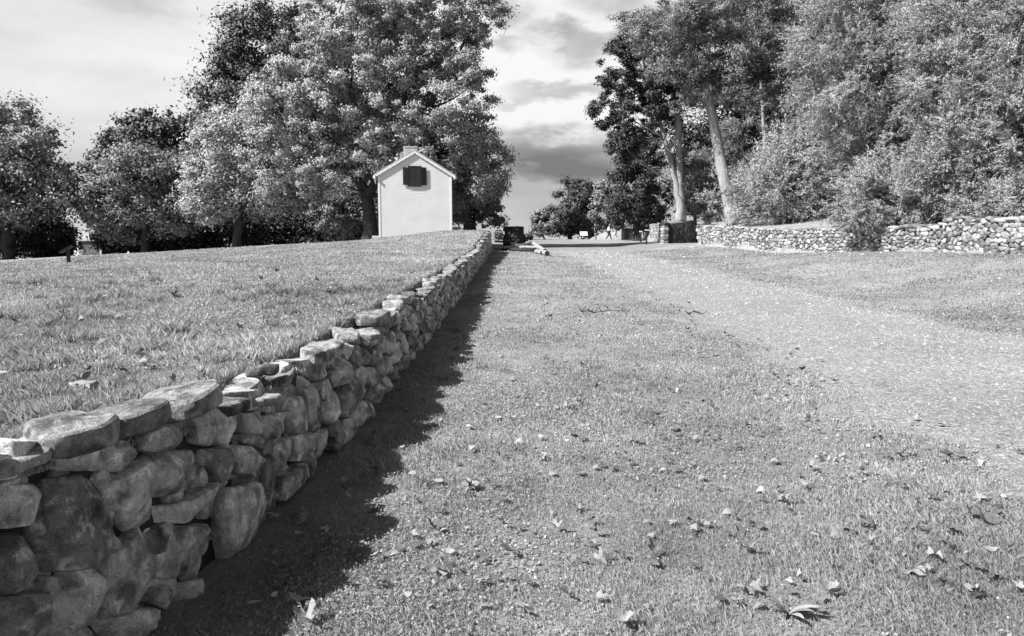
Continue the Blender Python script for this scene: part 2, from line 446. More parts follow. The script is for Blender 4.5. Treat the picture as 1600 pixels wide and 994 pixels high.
def build_gravel():
    N = 190000
    x, y = cone_points(N, 2.6, 48, 46)
    rm = road_mask(x, y)
    l, r = road_edges(y)
    stray = np.exp(-np.maximum(0, l - x) / .25) * .12 + np.exp(-np.maximum(0, x - r) / .2) * .08
    keep = RNG.random(N) < np.maximum(rm, np.where(rm < .5, stray, 0))
    x, y = x[keep], y[keep]; n = len(x); d = np.hypot(x, y)
    z = Hz(x, y) + .010
    s = np.maximum(.0045, .00085 * d) * np.exp(RNG.normal(0, .38, n))
    base = np.array([(1, 0, 0), (-.2, .9, .1), (-.9, -.1, -.1), (.1, -.95, .1), (.1, .05, .75), (0, 0, -.5)])
    V = base[None] * s[:, None, None] * RNG.uniform(.6, 1.3, (n, 6, 3))
    a = RNG.uniform(0, 6.28, n); c, q = np.cos(a)[:, None], np.sin(a)[:, None]
    X = V[:, :, 0] * c - V[:, :, 1] * q + x[:, None]; Y = V[:, :, 0] * q + V[:, :, 1] * c + y[:, None]
    Z = V[:, :, 2] + z[:, None]
    P = np.stack([X, Y, Z], -1)
    f = np.array([(0, 1, 4), (1, 2, 4), (2, 3, 4), (3, 0, 4), (1, 0, 5), (2, 1, 5), (3, 2, 5), (0, 3, 5)])
    Fc = (np.arange(n) * 6)[:, None, None] + f[None]
    me = np_mesh('gravel', P.reshape(-1, 3), Fc.reshape(-1, 3), 3, np.repeat(RNG.beta(2, 2.4, n), 6))
    tag(link('gravel', me, M['pebble']), 'loose gravel stones lying on the lane', 'gravel', kind='stuff')
build_gravel()

# ------------------------------------------------------------------ dry stone walls
def clip_poly(poly, px, py, nx, ny):
    out = []
    for i in range(len(poly)):
        a, b = poly[i], poly[(i + 1) % len(poly)]
        da = (a[0] - px) * nx + (a[1] - py) * ny; db = (b[0] - px) * nx + (b[1] - py) * ny
        if da <= 0: out.append(a)
        if (da < 0 < db) or (db < 0 < da):
            t = da / (da - db); out.append((a[0] + (b[0] - a[0]) * t, a[1] + (b[1] - a[1]) * t))
    return out
def rubble_cells(L, h, size_fn, rng, aspect=1.35):
    """irregular stone outlines filling a strip: list of polygons in (s, t) with t in metres up to h"""
    seeds = []
    z = 0.0; row = 0
    while z < h - .02:
        # row heights come from the local size
        s = -rng.uniform(0, .2)
        rh = size_fn(0) * rng.uniform(.8, 1.15)
        if h - (z + rh) < .07: rh = h - z
        while s < L + .2:
            w = size_fn(max(0, s)) * aspect * math.exp(rng.gauss(0, .42))
            seeds.append((s + w / 2 + rng.uniform(-.02, .02), z + rh * (.5 + rng.uniform(-.48, .48))))
            s += w
        z += rh; row += 1
    cells = []
    A = np.array(seeds)
    for i, (sx, sz) in enumerate(seeds):
        R0 = 1.0
        poly = [(max(0, sx - R0), 0), (min(L, sx + R0), 0), (min(L, sx + R0), h), (max(0, sx - R0), h)]
        near = np.where((np.abs(A[:, 0] - sx) < 1.3) & (np.arange(len(A)) != i))[0]
        near = near[np.argsort((A[near, 0] - sx) ** 2 + (A[near, 1] - sz) ** 2)]
        for j in near[:26]:
            ox, oz = seeds[j]
            # anisotropic metric: stones wider than tall
            nx, nz = (ox - sx) / aspect ** 2, (oz - sz)
            poly = clip_poly(poly, (sx + ox) / 2, (sz + oz) / 2, nx, nz)
            if len(poly) < 3: break
        if len(poly) >= 3: cells.append(poly)
    return cells
def chaikin(poly, c=.22):
    o = []
    for i in range(len(poly)):
        a, b = poly[i], poly[(i + 1) % len(poly)]
        o += [(a[0] * (1 - c) + b[0] * c, a[1] * (1 - c) + b[1] * c), (a[0] * c + b[0] * (1 - c), a[1] * c + b[1] * (1 - c))]
    return o
def resample(poly, n):
    P = np.array(poly + [poly[0]]); seg = np.hypot(*np.diff(P, axis=0).T); cs = np.concatenate([[0], np.cumsum(seg)])
    t = np.linspace(0, cs[-1], n, endpoint=False)
    return list(zip(np.interp(t, cs, P[:, 0]), np.interp(t, cs, P[:, 1])))
def stone_from_cell(mb, poly, frame, rng, n, gap=.009, depth=.2, bulge=.03, off=.03, tilt=.16, rough=.012, fine=True, chipk=1.0, soft=None):
    c = (sum(p[0] for p in poly) / len(poly), sum(p[1] for p in poly) / len(poly))
    ext = max(max(abs(p[0] - c[0]), abs(p[1] - c[1])) for p in poly)
    if ext < .02: return
    mn = min(math.hypot(p[0] - c[0], p[1] - c[1]) for p in poly)
    k = max(.6, 1 - gap / max(mn, .03)) if soft is None else 1.03
    poly = [(c[0] + (p[0] - c[0]) * k, c[1] + (p[1] - c[1]) * k) for p in poly]
    poly = chaikin(poly, rng.uniform(.04, .16) if soft is None else soft); poly = chaikin(poly, .22 if soft is None else .2)
    poly = resample(poly, n)
    mb.cur = rng.random()
    o0 = rng.uniform(-off, off); ta, tb = rng.uniform(-tilt, tilt), rng.uniform(-tilt, tilt)
    sd = Vector((rng.uniform(-50, 50), rng.uniform(-50, 50), rng.uniform(-50, 50)))
    bl = bulge * rng.uniform(.3, 1.3)
    rings = [(-depth, .86), (-.07, .985), (-.025, 1.0), (-.009, .985), (.0, .95), (bl * .3, .8), (bl * .6, .58), (bl * .9, .3)] if fine else [(-depth, .88), (-.03, 1.0), (0.0, .86), (bl * .8, .45)]
    b = len(mb.v)
    ex = min(ext, .2)
    chips = []
    for _ in range(rng.randint(3, 6)):
        a_ = rng.uniform(0, 6.28); f_ = rng.uniform(.1, .85); chips.append((math.cos(a_), math.sin(a_), f_ * mn, (rng.uniform(.2, .5) + f_ * f_ * 1.1) * chipk))
    def chip(ds, dt): return sum(max(0, ds * a + dt * b_ - c_) * g for a, b_, c_, g in chips)
    for dpt, sc in rings:
        for (s, t) in poly:
            ds, dt = (s - c[0]), (t - c[1])
            # wobble of the outline
            q = Vector((ds * 6, dt * 6, 0)) + sd
            wob = 1 + .07 * noise.noise(q) + .035 * noise.noise(q * 3.3)
            S_, T_ = c[0] + ds * sc * wob, c[1] + dt * sc * wob
            dd = dpt * min(1, ex / .12) if dpt > -.1 else dpt
            dd += o0 + ta * ds * (1 if dpt > -.1 else 0) + tb * dt * (1 if dpt > -.1 else 0)
            if dpt > -.1:
                q2 = Vector((S_ * 9, T_ * 9, 0)) + sd
                dd -= min(.09, chip(S_ - c[0], T_ - c[1]))
                dd += rough * noise.noise(q2) + rough * .9 * noise.noise(q2 * .45) + rough * .6 * noise.noise(q2 * 3)
            mb.vert(frame(S_, T_, dd))
    dd = bl + o0 + rough * noise.noise(Vector((c[0] * 9, c[1] * 9, 0)) + sd)
    ce = mb.vert(frame(c[0], c[1], dd))
    for r in range(len(rings) - 1):
        for j in range(n):
            a = b + r * n + j; d = b + r * n + (j + 1) % n
            mb.f.append((a, d, d + n, a + n))
    l = b + (len(rings) - 1) * n
    for j in range(n): mb.f.append((l + j, l + (j + 1) % n, ce))
class Path:
    def __init__(s, pts, side):
        P = np.array(pts, float)
        # smooth resample
        seg = np.hypot(*np.diff(P, axis=0).T); cs = np.concatenate([[0], np.cumsum(seg)])
        t = np.arange(0, cs[-1], .1); X = np.interp(t, cs, P[:, 0]); Y = np.interp(t, cs, P[:, 1])
        k = 5; ker = np.ones(k) / k
        Xp = np.concatenate([np.full(k // 2, X[0]), X, np.full(k // 2, X[-1])]); Yp = np.concatenate([np.full(k // 2, Y[0]), Y, np.full(k // 2, Y[-1])])
        s.X, s.Y, s.t = np.convolve(Xp, ker, 'valid'), np.convolve(Yp, ker, 'valid'), t
        s.L = t[-1]; s.side = side
    def at(s, q):
        x = float(np.interp(q, s.t, s.X)); y = float(np.interp(q, s.t, s.Y))
        e = .25
        dx = float(np.interp(q + e, s.t, s.X) - np.interp(q - e, s.t, s.X)); dy = float(np.interp(q + e, s.t, s.Y) - np.interp(q - e, s.t, s.Y))
        l = math.hypot(dx, dy) or 1; dx /= l; dy /= l
        return x, y, dx, dy, dy * s.side, -dx * s.side      # pos, tangent, outward normal
def slab(mb, c, tx, ty, L, D, T, rng, n=26, pw=3.5, tiltx=0., tilty=0., rough=.016):
    """irregular flat stone: L along tangent, D across, T thick"""
    mb.cur = rng.random()
    nx, ny = ty, -tx
    sd = Vector((rng.uniform(-50, 50), rng.uniform(-50, 50), rng.uniform(-50, 50)))
    outline = []
    for j in range(n):
        a = 2 * math.pi * j / n
        ca, sa = math.cos(a), math.sin(a)
        r = 1 / (abs(ca) ** pw + abs(sa) ** pw) ** (1 / pw)
        r *= 1 + .30 * noise.noise(Vector((ca * 1.3, sa * 1.3, 0)) + sd)
        outline.append((ca * r * L / 2, sa * r * D / 2))
    rings = [(-.5, .55), (-.5, .85), (-.36, .97), (-.1, 1.0), (.2, 1.0), (.38, .97), (.48, .90), (.5, .7), (.53, .38)]
    b = len(mb.v)
    def put(l, d, z):
        q = Vector((l * 7, d * 7, z * 7)) + sd
        z2 = z + rough * noise.noise(q) + .5 * rough * noise.noise(q * 2.7) + l * tiltx + d * tilty
        l2 = l + rough * noise.noise(q + Vector((9, 0, 0))); d2 = d + rough * noise.noise(q + Vector((0, 9, 0)))
        return mb.vert((c[0] + tx * l2 + nx * d2, c[1] + ty * l2 + ny * d2, c[2] + z2))
    for zz, sc in rings:
        for l, d in outline: put(l * sc, d * sc, zz * T)
    top = put(0, 0, .54 * T); bot = put(0, 0, -.5 * T)
    for r in range(len(rings) - 1):
        for j in range(n):
            a = b + r * n + j; e = b + r * n + (j + 1) % n
            mb.f.append((a, e, e + n, a + n))
    l = b + (len(rings) - 1) * n
    for j in range(n):
        mb.f.append((l + j, l + (j + 1) % n, top)); mb.f.append((b + (j + 1) % n, b + j, bot))
def near_wall():
    rng = random.Random(11)
    root = empty('stone_wall', (0, 0, 0), 'long low dry-laid retaining wall of rough dark fieldstone holding up the lawn', 'stone wall')
    P = Path(WP, 1)
    # position along the wall of given y
    ztop = lambda y: float(np.interp(y, YT, ZT))
    segs = []
    s0 = 0.0
    def frame(s, t, d):
        x, y, tx, ty, nx, ny = P.at(s)
        zb = H(x + nx * .3, y + ny * .3) - .05
        h = ztop(y) - zb
        d = d - .05 * t        # batter
        return (x + nx * d, y + ny * d, zb + t / .72 * h)
    near_cells = []
    # three stretches with smaller outlines further off
    for (a, b, size, n, fine) in ((0, 9.0, .195, 32, True), (9.0, 20.0, .19, 16, True), (20.0, P.L - .02, .21, 9, False)):
        for cell in rubble_cells(b - a, .72, lambda s: size, rng, 1.25):
            c = [(p[0] + a, p[1]) for p in cell]
            near_cells.append((c, n, fine))
    def face_px(px, py):
        # where the line of sight meets the wall face
        best = None
        for k in range(len(P.t)):
            e = (P.X[k] / P.Y[k] * F + 800 - px) if P.Y[k] > .4 else 1e9
            if best is None or abs(e) < best[0]: best = (abs(e), k)
        k = best[1]; lo, hi = P.t[max(k - 1, 0)], P.t[min(k + 1, len(P.t) - 1)]
        for _ in range(30):
            m = (lo + hi) / 2; x, y = P.at(m)[:2]
            if x / y * F + 800 < px: lo = m
            else: hi = m
        x, y, tx, ty, nx, ny = P.at(m)
        z = W(px, py, y).z; zb = H(x + nx * .3, y + ny * .3) - .05
        return (m, (z - zb) / (ztop(y) - zb) * .72)
    HAND = [[(195,225),(390,225),(385,310),(330,345),(200,350)], [(400,225),(530,230),(550,275),(480,350),(370,360),(390,300)], [(590,190),(770,140),(765,205),(600,275),(555,265)],
        [(770,95),(860,85),(875,245),(790,240)], [(862,85),(950,90),(950,225),(880,245)], [(-150,410),(120,400),(155,450),(100,560),(-150,590)],
        [(160,390),(330,365),(400,410),(415,540),(370,660),(250,725),(90,750),(80,640),(100,560)], [(400,390),(450,375),(560,305),(580,320),(540,380),(595,490),(450,640),(400,590)],
        [(560,310),(640,270),(800,260),(820,330),(780,400),(600,460),(545,390)], [(825,260),(900,250),(920,340),(840,395),(820,330)], [(590,500),(720,465),(845,400),(845,540),(780,550),(575,555)],
        [(580,580),(650,560),(830,560),(850,600),(845,680),(770,750),(590,775),(580,700)], [(-150,605),(50,600),(70,740),(0,835),(-150,850)], [(370,680),(450,645),(560,555),(580,600),(575,790),(520,850),(360,920),(350,800)],
        [(160,770),(330,735),(360,790),(350,900),(320,1010),(150,1010)], [(-150,860),(100,825),(155,870),(150,940),(90,1010),(-150,1010)], [(870,410),(1010,385),(1025,420),(1020,590),(880,720),(860,600)],
        [(640,800),(800,765),(810,810),(690,860),(620,900)], [(350,950),(510,875),(550,910),(550,1000),(340,1010)], [(920,250),(970,240),(1040,290),(1030,330),(925,360)], [(1030,310),(1083,240),(1085,440),(1030,520)],
        [(1090,250),(1145,210),(1150,310),(1090,365)], [(1090,380),(1190,310),(1190,370),(1085,470)], [(955,120),(1050,100),(1055,195),(970,200)], [(1060,130),(1130,120),(1140,190),(1060,230)], [(580,800),(640,790),(600,900),(540,870)],
        [(790,350),(825,320),(825,400),(770,415)], [(955,195),(1045,200),(1040,275),(970,235)], [(90,760),(160,765),(150,830),(80,815)], [(1145,60),(1190,40),(1200,180),(1150,200)], [(1155,210),(1200,190),(1205,290),(1160,310)], [(420,600),(450,650),(380,680),(370,665)], [(-150,230),(-20,225),(190,235),(190,340),(-20,385),(-150,390)], [(1060,20),(1140,10),(1140,110),(1065,115)], [(955,30),(1050,20),(1048,92),(960,110)], [(1195,20),(1250,5),(1255,150),(1205,170)], [(1210,190),(1250,170),(1255,270),(1212,285)], [(1195,320),(1240,290),(1240,345),(1200,380)]]
    s_a, s_b = face_px(-50, 800)[0], face_px(478, 700)[0]
    back_cells = [c for c in near_cells if (s_a - .02 < sum(p[0] for p in c[0]) / len(c[0]) < s_b)]
    near_cells = [c for c in near_cells if not (s_a - .02 < sum(p[0] for p in c[0]) / len(c[0]) < s_b)]
    for q in HAND:
        near_cells.append(([face_px(a / 2.522, 600 + b / 2.522) for a, b in q], 40, 2))
    near_cells.sort(key=lambda k: min(p[0] for p in k[0]))
    rest = MB(); cnt = 0
    for c, n, fine in near_cells:
        cs = sum(p[0] for p in c) / len(c)
        y = P.at(cs)[1]
        single = y > 1.5 and cnt < 100
        mb = MB() if single else rest
        stone_from_cell(mb, c, frame, rng, n, gap=.010, bulge=.014, off=.035 if fine != 2 else .02, tilt=.24 if fine != 2 else .14, rough=.016, fine=fine, soft=.09 if fine == 2 else None)
        if single and mb.v:
            mb.build('wall_stone', M['stone'], root, smooth=2); cnt += 1
    for c, n, fine in back_cells: stone_from_cell(rest, c, lambda a, b, d: frame(a, b, d - .055), rng, 20, gap=.004, bulge=.02, off=.015, tilt=.1, rough=.014, fine=True)
    tag(rest.build('wall_stone', M['stone'], root, smooth=2), kind='stuff')
    # dark earth core behind the stones
    core = MB(); ss_ = np.arange(0, P.L, .5); idx = []
    for s in ss_:
        x, y, tx, ty, nx, ny = P.at(s); z1 = ztop(y) - .05
        ids = [core.vert((x + nx * d, y + ny * d, z)) for d, z in ((-.09, -.3), (-.10, z1 - .02), (-.42, z1), (-.42, -.3))]
        idx.append(ids)
    for a, b in zip(idx, idx[1:]):
        for k in range(4): core.f.append((a[k], b[k], b[(k + 1) % 4], a[(k + 1) % 4]))
    core.f.append(tuple(idx[-1]))
    core.build('rubble_fill', M['fill'], root)
    # end face stones
    caps = 0
    def cap(s, L, D, T, dz=0., inset=.14, tx_=0., ty_=0., pw=3.5, turn=0.):
        nonlocal caps
        x, y, tx, ty, nx, ny = P.at(s)
        c_, s_ = math.cos(turn), math.sin(turn)
        t2x, t2y = tx * c_ - ty * s_, tx * s_ + ty * c_
        mb = MB(); slab(mb, (x - nx * inset, y - ny * inset, ztop(y) + T / 2 - .03 + dz), t2x, t2y, L, D, T, rng, pw=pw, tiltx=tx_, tilty=ty_)
        mb.build('capstone', M['cap'], root, smooth=2); caps += 1
    def s_of(y): return float(np.interp(y, P.Y, P.t))
    # the big slabs nearest the camera, then a ragged line of smaller ones
    for y, L, D, T, dz, tx_, ty_, ins in (
            (1.2, .28, .26, .10, .0, 0, .0, .10), (1.5, .28, .26, .10, .0, 0, .0, .10), (1.80, .28, .24, .10, .0, .02, .0, .10), (2.08, .24, .24, .10, -.01, .0, .0, .09), (2.30, .26, .26, .05, .0, .04, -.10, .11),
            (2.52, .27, .24, .095, .0, .02, -.08, .09), (2.80, .30, .27, .085, .01, .06, .10, .10), (3.14, .33, .34, .10, .03, .12, .12, .13), (3.46, .2, .26, .06, -.01, -.06, .05, .10)):
        cap(s_of(y), L, D, T, dz, ins, tx_, ty_, 3.0, rng.uniform(-.15, .15))
    y = 3.70
    while y < 45 and caps < 96:
        big = rng.random()
        L = rng.uniform(.13, .28) if big < .8 else rng.uniform(.34, .48)
        if y > 14: L *= 1.5
        if y > 26: L *= 1.5
        T = rng.uniform(.04, .10)
        if 5.1 < y < 5.5: L, T = .62, .07
        if 6.4 < y < 6.9: L, T = .4, .11
        cap(s_of(y + L / 2), L, rng.uniform(.16, .28), T * (1.35 if rng.random() < .12 else 1), rng.uniform(-.07, .035), rng.uniform(.07, .13), rng.uniform(-.12, .12), rng.uniform(-.12, .12), 3.2, rng.uniform(-.3, .3))
        y += L * rng.choice([.95, 1.1, 1.3, 1.9])
near_wall()
def rubble_wall(name, pts, side, zb, zt, label, size=.2, mat='stone_pale', n=10, thick=.55, fine=False, gap=.012, seed=3, caps=True, group=None, hn=1.0, aspect=2.1, cat='stone wall'):
    rng = random.Random(seed)
    root = empty(name, (0, 0, 0), label, cat, group)
    P = Path(pts, side)
    def frame(s, t, d):
        x, y, tx, ty, nx, ny = P.at(s)
        b, e = zb(x, y, s) - .08, zt(x, y, s)
        return (x + nx * d, y + ny * d, b + t / hn * (e - b))
    mb = MB()
    for c in rubble_cells(P.L, hn, lambda s: size, rng, aspect):
        stone_from_cell(mb, c, frame, rng, n, gap=gap, bulge=.016, off=.022, tilt=.14, rough=.010, fine=fine, chipk=.35)
    mb.build('stone_face', M[mat], root, smooth=2)
    core = MB(); idx = []
    for s in np.concatenate([np.arange(0, P.L, .5), [P.L]]):
        x, y, tx, ty, nx, ny = P.at(s); b, e = zb(x, y, s), zt(x, y, s) - .04
        idx.append([core.vert((x + nx * d, y + ny * d, z)) for d, z in ((-.07, b - .4), (-.07, e), (-thick, e), (-thick, b - .4))])
    for a, b in zip(idx, idx[1:]):
        for k in range(4): core.f.append((a[k], b[k], b[(k + 1) % 4], a[(k + 1) % 4]))
    core.f.append(tuple(idx[0])); core.f.append(tuple(idx[-1]))
    core.build('rubble_fill', M['stone_dark' if mat == 'stone_dark' else 'fill'], root)
    if caps:
        mb = MB(); s = 0.1
        while s < P.L - .1:
            L = rng.uniform(.3, .6); L = min(L, P.L - s)
            x, y, tx, ty, nx, ny = P.at(s + L / 2)
            slab(mb, (x - nx * .2, y - ny * .2, zt(x, y, s) + rng.uniform(-.05, .03)), tx, ty, L * 1.05, .5, rng.uniform(.07, .14), rng, n=12, tiltx=rng.uniform(-.1, .1), tilty=rng.uniform(-.08, .08))
            s += L
        mb.build('coping', M[mat], root, smooth=True)
    return root
ip = lambda A, B: (lambda x, y, s: float(np.interp(y, A, B)))
rw = [(float(np.interp(y, RY, RX)), y) for y in (50.2, 44, 37, 33, 29, 26, 24, 23.2)]
rubble_wall('stone_wall', rw, 1, ip(RY, RB), ip(RY, RT), 'pale dry stone retaining wall curving under the cedars from the gate pillar', .15, seed=5, n=9, gap=.010)
rubble_wall('stone_wall', [(13.42, 23.25), (13.22, 20), (13.16, 19), (13.2, 14), (13.3, 9)], 1, ip(RY, RB), lambda x, y, s: 1.74, 'taller pale wall section of large stones beyond the step at the right edge', .135, seed=6, n=16, fine=True, gap=.008, thick=.7)
rubble_wall('stone_wall', [(13.3, 72), (12.4, 63), (11.8, 57)], 1, ip(RY, RB), ip(RY, RT), 'short sunlit stone wall running away beyond the gate opening', .2, seed=8, n=9)
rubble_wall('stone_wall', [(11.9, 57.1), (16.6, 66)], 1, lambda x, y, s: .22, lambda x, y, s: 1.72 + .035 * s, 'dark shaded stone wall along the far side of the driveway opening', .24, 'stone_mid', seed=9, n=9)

def pillar(px, y, w, h, rz, label, mat):
    x = W(px, 380, y).x; z = H(x, y) if h < 1.9 else .3
    root = empty('gate_pillar', (x, y, z - .1), label, 'pillar', 'pillars at the driveway gate', rz)
    rng = random.Random(int(px)); mb = MB()
    hh = 0.0
    while hh < h:
        t = rng.uniform(.16, .26); t = min(t, h - hh + .02)
        slab(mb, (rng.uniform(-.015, .015), rng.uniform(-.015, .015), hh + t / 2), 1, 0, w * rng.uniform(.98, 1.06), w * rng.uniform(.98, 1.06), t * 1.05, rng, n=16, pw=9, rough=.012)
        hh += t
    mb.build('shaft', M[mat], root, smooth=True)
    mb = MB(); slab(mb, (0, 0, h + .09), 1, 0, w * 1.3, w * 1.3, .2, rng, n=20, pw=9, rough=.01)
    mb.build('cap_slab', M['stone_dark'], root, smooth=True)
pillar(1099, 50.6, .68, 1.95, R(22), 'stone gate pillar with a dark cap slab at the end of the pale wall', 'stone_pale')
pillar(1038, 56.9, .5, 1.5, R(15), 'lower stone gate pillar with dark cap at the far side of the opening', 'stone_pale')

# dark stone block beyond the wall end
def dark_block():
    y = 54; c = W(804, 384, y); z = H(c.x, y)
    root = empty('stone_pier', (c.x, y, z - .05), 'squat dark block of stacked stone beyond the end of the long wall', 'stone pier', rz=R(-28))
    rng = random.Random(4); mb = MB(); hh = 0
    while hh < 1.38:
        t = rng.uniform(.2, .3)
        for k in (-1, 1):
            slab(mb, (k * .31, 0, hh + t / 2), 1, 0, .66, 1.15 * rng.uniform(.97, 1.04), t * 1.08, rng, n=16, pw=7, rough=.02)
        hh += t
    mb.build('stacked_stones', M['stone_dark'], root, smooth=True)
    mb = MB()
    slab(mb, (-.05, 0, hh + .07), 1, 0, 1.25, 1.2, .15, rng, n=24, pw=4, rough=.03)
    mb.build('top_slab', M['stone_dark'], root, smooth=True)
dark_block()

# fallen split rails
def rail(p0, p1, r, label, mat='rail', group='fallen fence rails by the lane'):
    a, b = Vector(p0), Vector(p1); rng = random.Random(label + str(p0[0]))
    root = empty('split_rail', tuple((a + b) / 2), label, 'fence rail', group)
    k = 8; pts = []; rad = []
    for i in range(k + 1):
        t = i / k; p = a.lerp(b, t) - (a + b) / 2
        p += Vector((rng.uniform(-.02, .02), rng.uniform(-.02, .02), rng.uniform(-.015, .015)))
        pts.append(p); rad.append(r * rng.uniform(.85, 1.1))
    MB().tube(pts, rad, 7, .25, cap=False).build('log', M[mat], root)
    d = (pts[-1] - pts[0]).normalized()
    for e, q in ((pts[0], -d), (pts[-1], d)): MB().tube([e - q * .05, e + q * .012], [r * .9, r * .86], 9).build('cut_end', M['rail_end_and_shade'], root)
def G(px, py, y, dz=.0):
    p = W(px, py, y); p.z = H(p.x, y) + dz; return p
rail(G(774, 378, 60, .62), G(789, 379, 56, .66), .09, 'upper weathered rail leaning between wall end and dark stone block')
rail(G(774, 382, 58, .38), G(790, 383, 55, .40), .09, 'middle weathered rail lying between wall end and dark stone block')
rail(G(773, 388, 50, .12), G(792, 390, 48, .12), .10, 'lower pale rail on the ground at the wall end')
rail(G(786, 390, 48, .14), G(832, 386, 52, .42), .10, 'long pale rail lying in front of the dark stone block')
rail(G(800, 393, 46, .12), G(838, 391, 44.5, .14), .11, 'dark shaded rail on the grass at the foot of the stack', 'rail_end_and_shade')  # near-black colour on this rail stands in for the heap's shadow
rail(G(812, 391, 45.5, .30), G(842, 388, 44, .34), .08, 'pale rail resting across the heap of rails')
rail(G(833, 381, 46, .52), G(852, 393, 42, .16), .12, 'pale split rail slanting steeply down at the right of the heap')
rail(G(838, 395, 42, .13), G(848, 395, 39.5, .13), .13, 'short pale log chunk beside the slanting rail')
rail(G(845, 395, 41, .14), G(855, 400, 38, .14), .14, 'stout log lying end on with its dark cut face to the lane')

# ------------------------------------------------------------------ small white house
def house():
    y = 45.0; c = W(650, 370, y); zb = .80
    root = empty('clapboard_house', (c.x, y, zb), 'small white clapboard house with dark shuttered window in its gable', 'house', rz=R(10))
    w, L, he, hr = 4.36, 6.2, 3.84, 5.16
    hw = w / 2; pb = .13
    def siding(y0, sgn, wid_fn, z1, axis):
        pass
    mb = MB()
    # gable boards (front y=0, rear y=L), each a thin wedge
    n = int(hr / pb)
    for yy, sg in ((0, -1), (L, 1)):
        for i in range(n):
            z0, z1 = .12 + i * pb, .12 + (i + 1) * pb
            def half(z): return hw if z <= he else max(0, hw * (hr - z) / (hr - he))
            a, b = half(z0), half(min(z1, hr))
            if a < .03: continue
            o0, o1 = .008, .002
            v = [mb.vert(p) for p in ((-a, yy + sg * o0, z0), (a, yy + sg * o0, z0), (b, yy + sg * o1, z1), (-b, yy + sg * o1, z1), (-a, yy, z0), (a, yy, z0))]
            mb.f += [(v[0], v[1], v[2], v[3]), (v[4], v[5], v[1], v[0])]
    for xx, sg in ((-hw, -1), (hw, 1)):
        for i in range(int((he - .12) / pb)):
            z0, z1 = .12 + i * pb, .12 + (i + 1) * pb
            v = [mb.vert(p) for p in ((xx + sg * .008, 0, z0), (xx + sg * .008, L, z0), (xx + sg * .004, L, z1), (xx + sg * .004, 0, z1), (xx, 0, z0), (xx, L, z0))]
            mb.f += [(v[0], v[1], v[2], v[3]), (v[4], v[5], v[1], v[0])]
    mb.prism([(-hw + .01, .0), (hw - .01, .0), (hw - .01, he), (0, hr - .02), (-hw + .01, he)], .01, L - .01)
    mb.build('wall', M['white'], root)
    for x in (-hw, hw):
        for yy in (0, L): MB().box((x * .982, .035 if yy == 0 else L - .035, he / 2 + .05), (.12, .12, he - .1)).build('corner_board', M['white2'], root, bevel=.008)
    f = MB(); f.box((0, L / 2, -.2), (w - .06, L - .06, .6)); f.build('foundation', M['stone_dark'], root)
    r = MB(); ov = .38; sl = (hr - he) / hw
    for sg in (-1, 1):
        p0 = (0, hr + .06); ex = hw + .28
        p1 = (sg * ex, he - .28 * sl + .06)
        th = .07
        r.prism([p0, p1, (p1[0], p1[1] + th), (p0[0], p0[1] + th * 1.2)], -ov * .2, L + ov * .2)
    rf = r.build('roof', M['shingle'], root)
    for sg in (-1, 1):
        b = MB()
        # rake board with a lower scalloped edge
        top = []; bot = []
        for i in range(25):
            t = i / 24; x = sg * t * (hw + .22); z = hr + .05 - abs(x) * sl
            top.append((x, z)); bot.append((x, z - .12 - .03 * abs(math.sin(t * 9 * math.pi))))
        poly = top + bot[::-1]
        b.prism(poly, -ov * .2 - .03, -ov * .2 + .02)
        # curled eave return
        b.prism([(sg * (hw + .22 + .09 * math.cos(a)), he - .22 * sl - .06 + .09 * math.sin(a)) for a in np.linspace(0, 2 * math.pi, 14, endpoint=False)], -ov * .2 - .035, -ov * .2 + .025)
        b.build('vergeboard', M['white2'], root)
        MB().box((sg * (hw + .19), L / 2, he - .22 * sl - .02), (.05, L + ov, .16)).build('eave_board', M['white2'], root)
    ch = MB(); ch.box((0, L - .35, hr - .05), (.9, .6, 1.9)); ch.box((0, L - .35, hr + .86), (.95, .65, .09))
    ch.build('chimney', M['chimney'], rf, bevel=.02)
    # gable window
    wn = empty('window', (-.02, -.03, 3.72), None, None); wn.parent = root
    MB().box((0, -.005, 0), (.72, .04, 1.12)).build('pane', M['glass'], wn)
    fr = MB()
    for x in (-.36, .36): fr.box((x, -.02, 0), (.06, .07, 1.2))
    for z in (-.58, .58): fr.box((0, -.022, z), (.8, .074, .06))
    fr.box((0, -.022, 0), (.7, .04, .03)); fr.box((0, -.024, 0), (.03, .04, 1.1))
    fr.build('frame', M['shutter'], wn)
    for sg in (-1, 1):
        s = MB(); rot = Matrix.Rotation(sg * R(4), 3, 'Z')
        s.box((sg * .52, -.05, 0), (.36, .03, 1.04), rot)
        for i in range(9): s.box((sg * .52, -.07, -.42 + i * .105), (.28, .02, .05), rot)
        s.build('shutter', M['shutter'], wn)
    # side door in the left wall
    d = MB(); d.box((-hw - .03, 1.5, 1.15), (.05, .95, 2.05)); dd = d.build('door', M['shutter'], root)
    h = MB(); h.box((-hw - .07, 1.15, 1.1), (.05, .05, .12)); h.build('handle', M['metal_dark'], dd)
    sk = MB(); sk.box((-hw - .2, 1.5, .06), (.5, 1.2, .2)); sk.build('step', M['chimney'], root)
house()

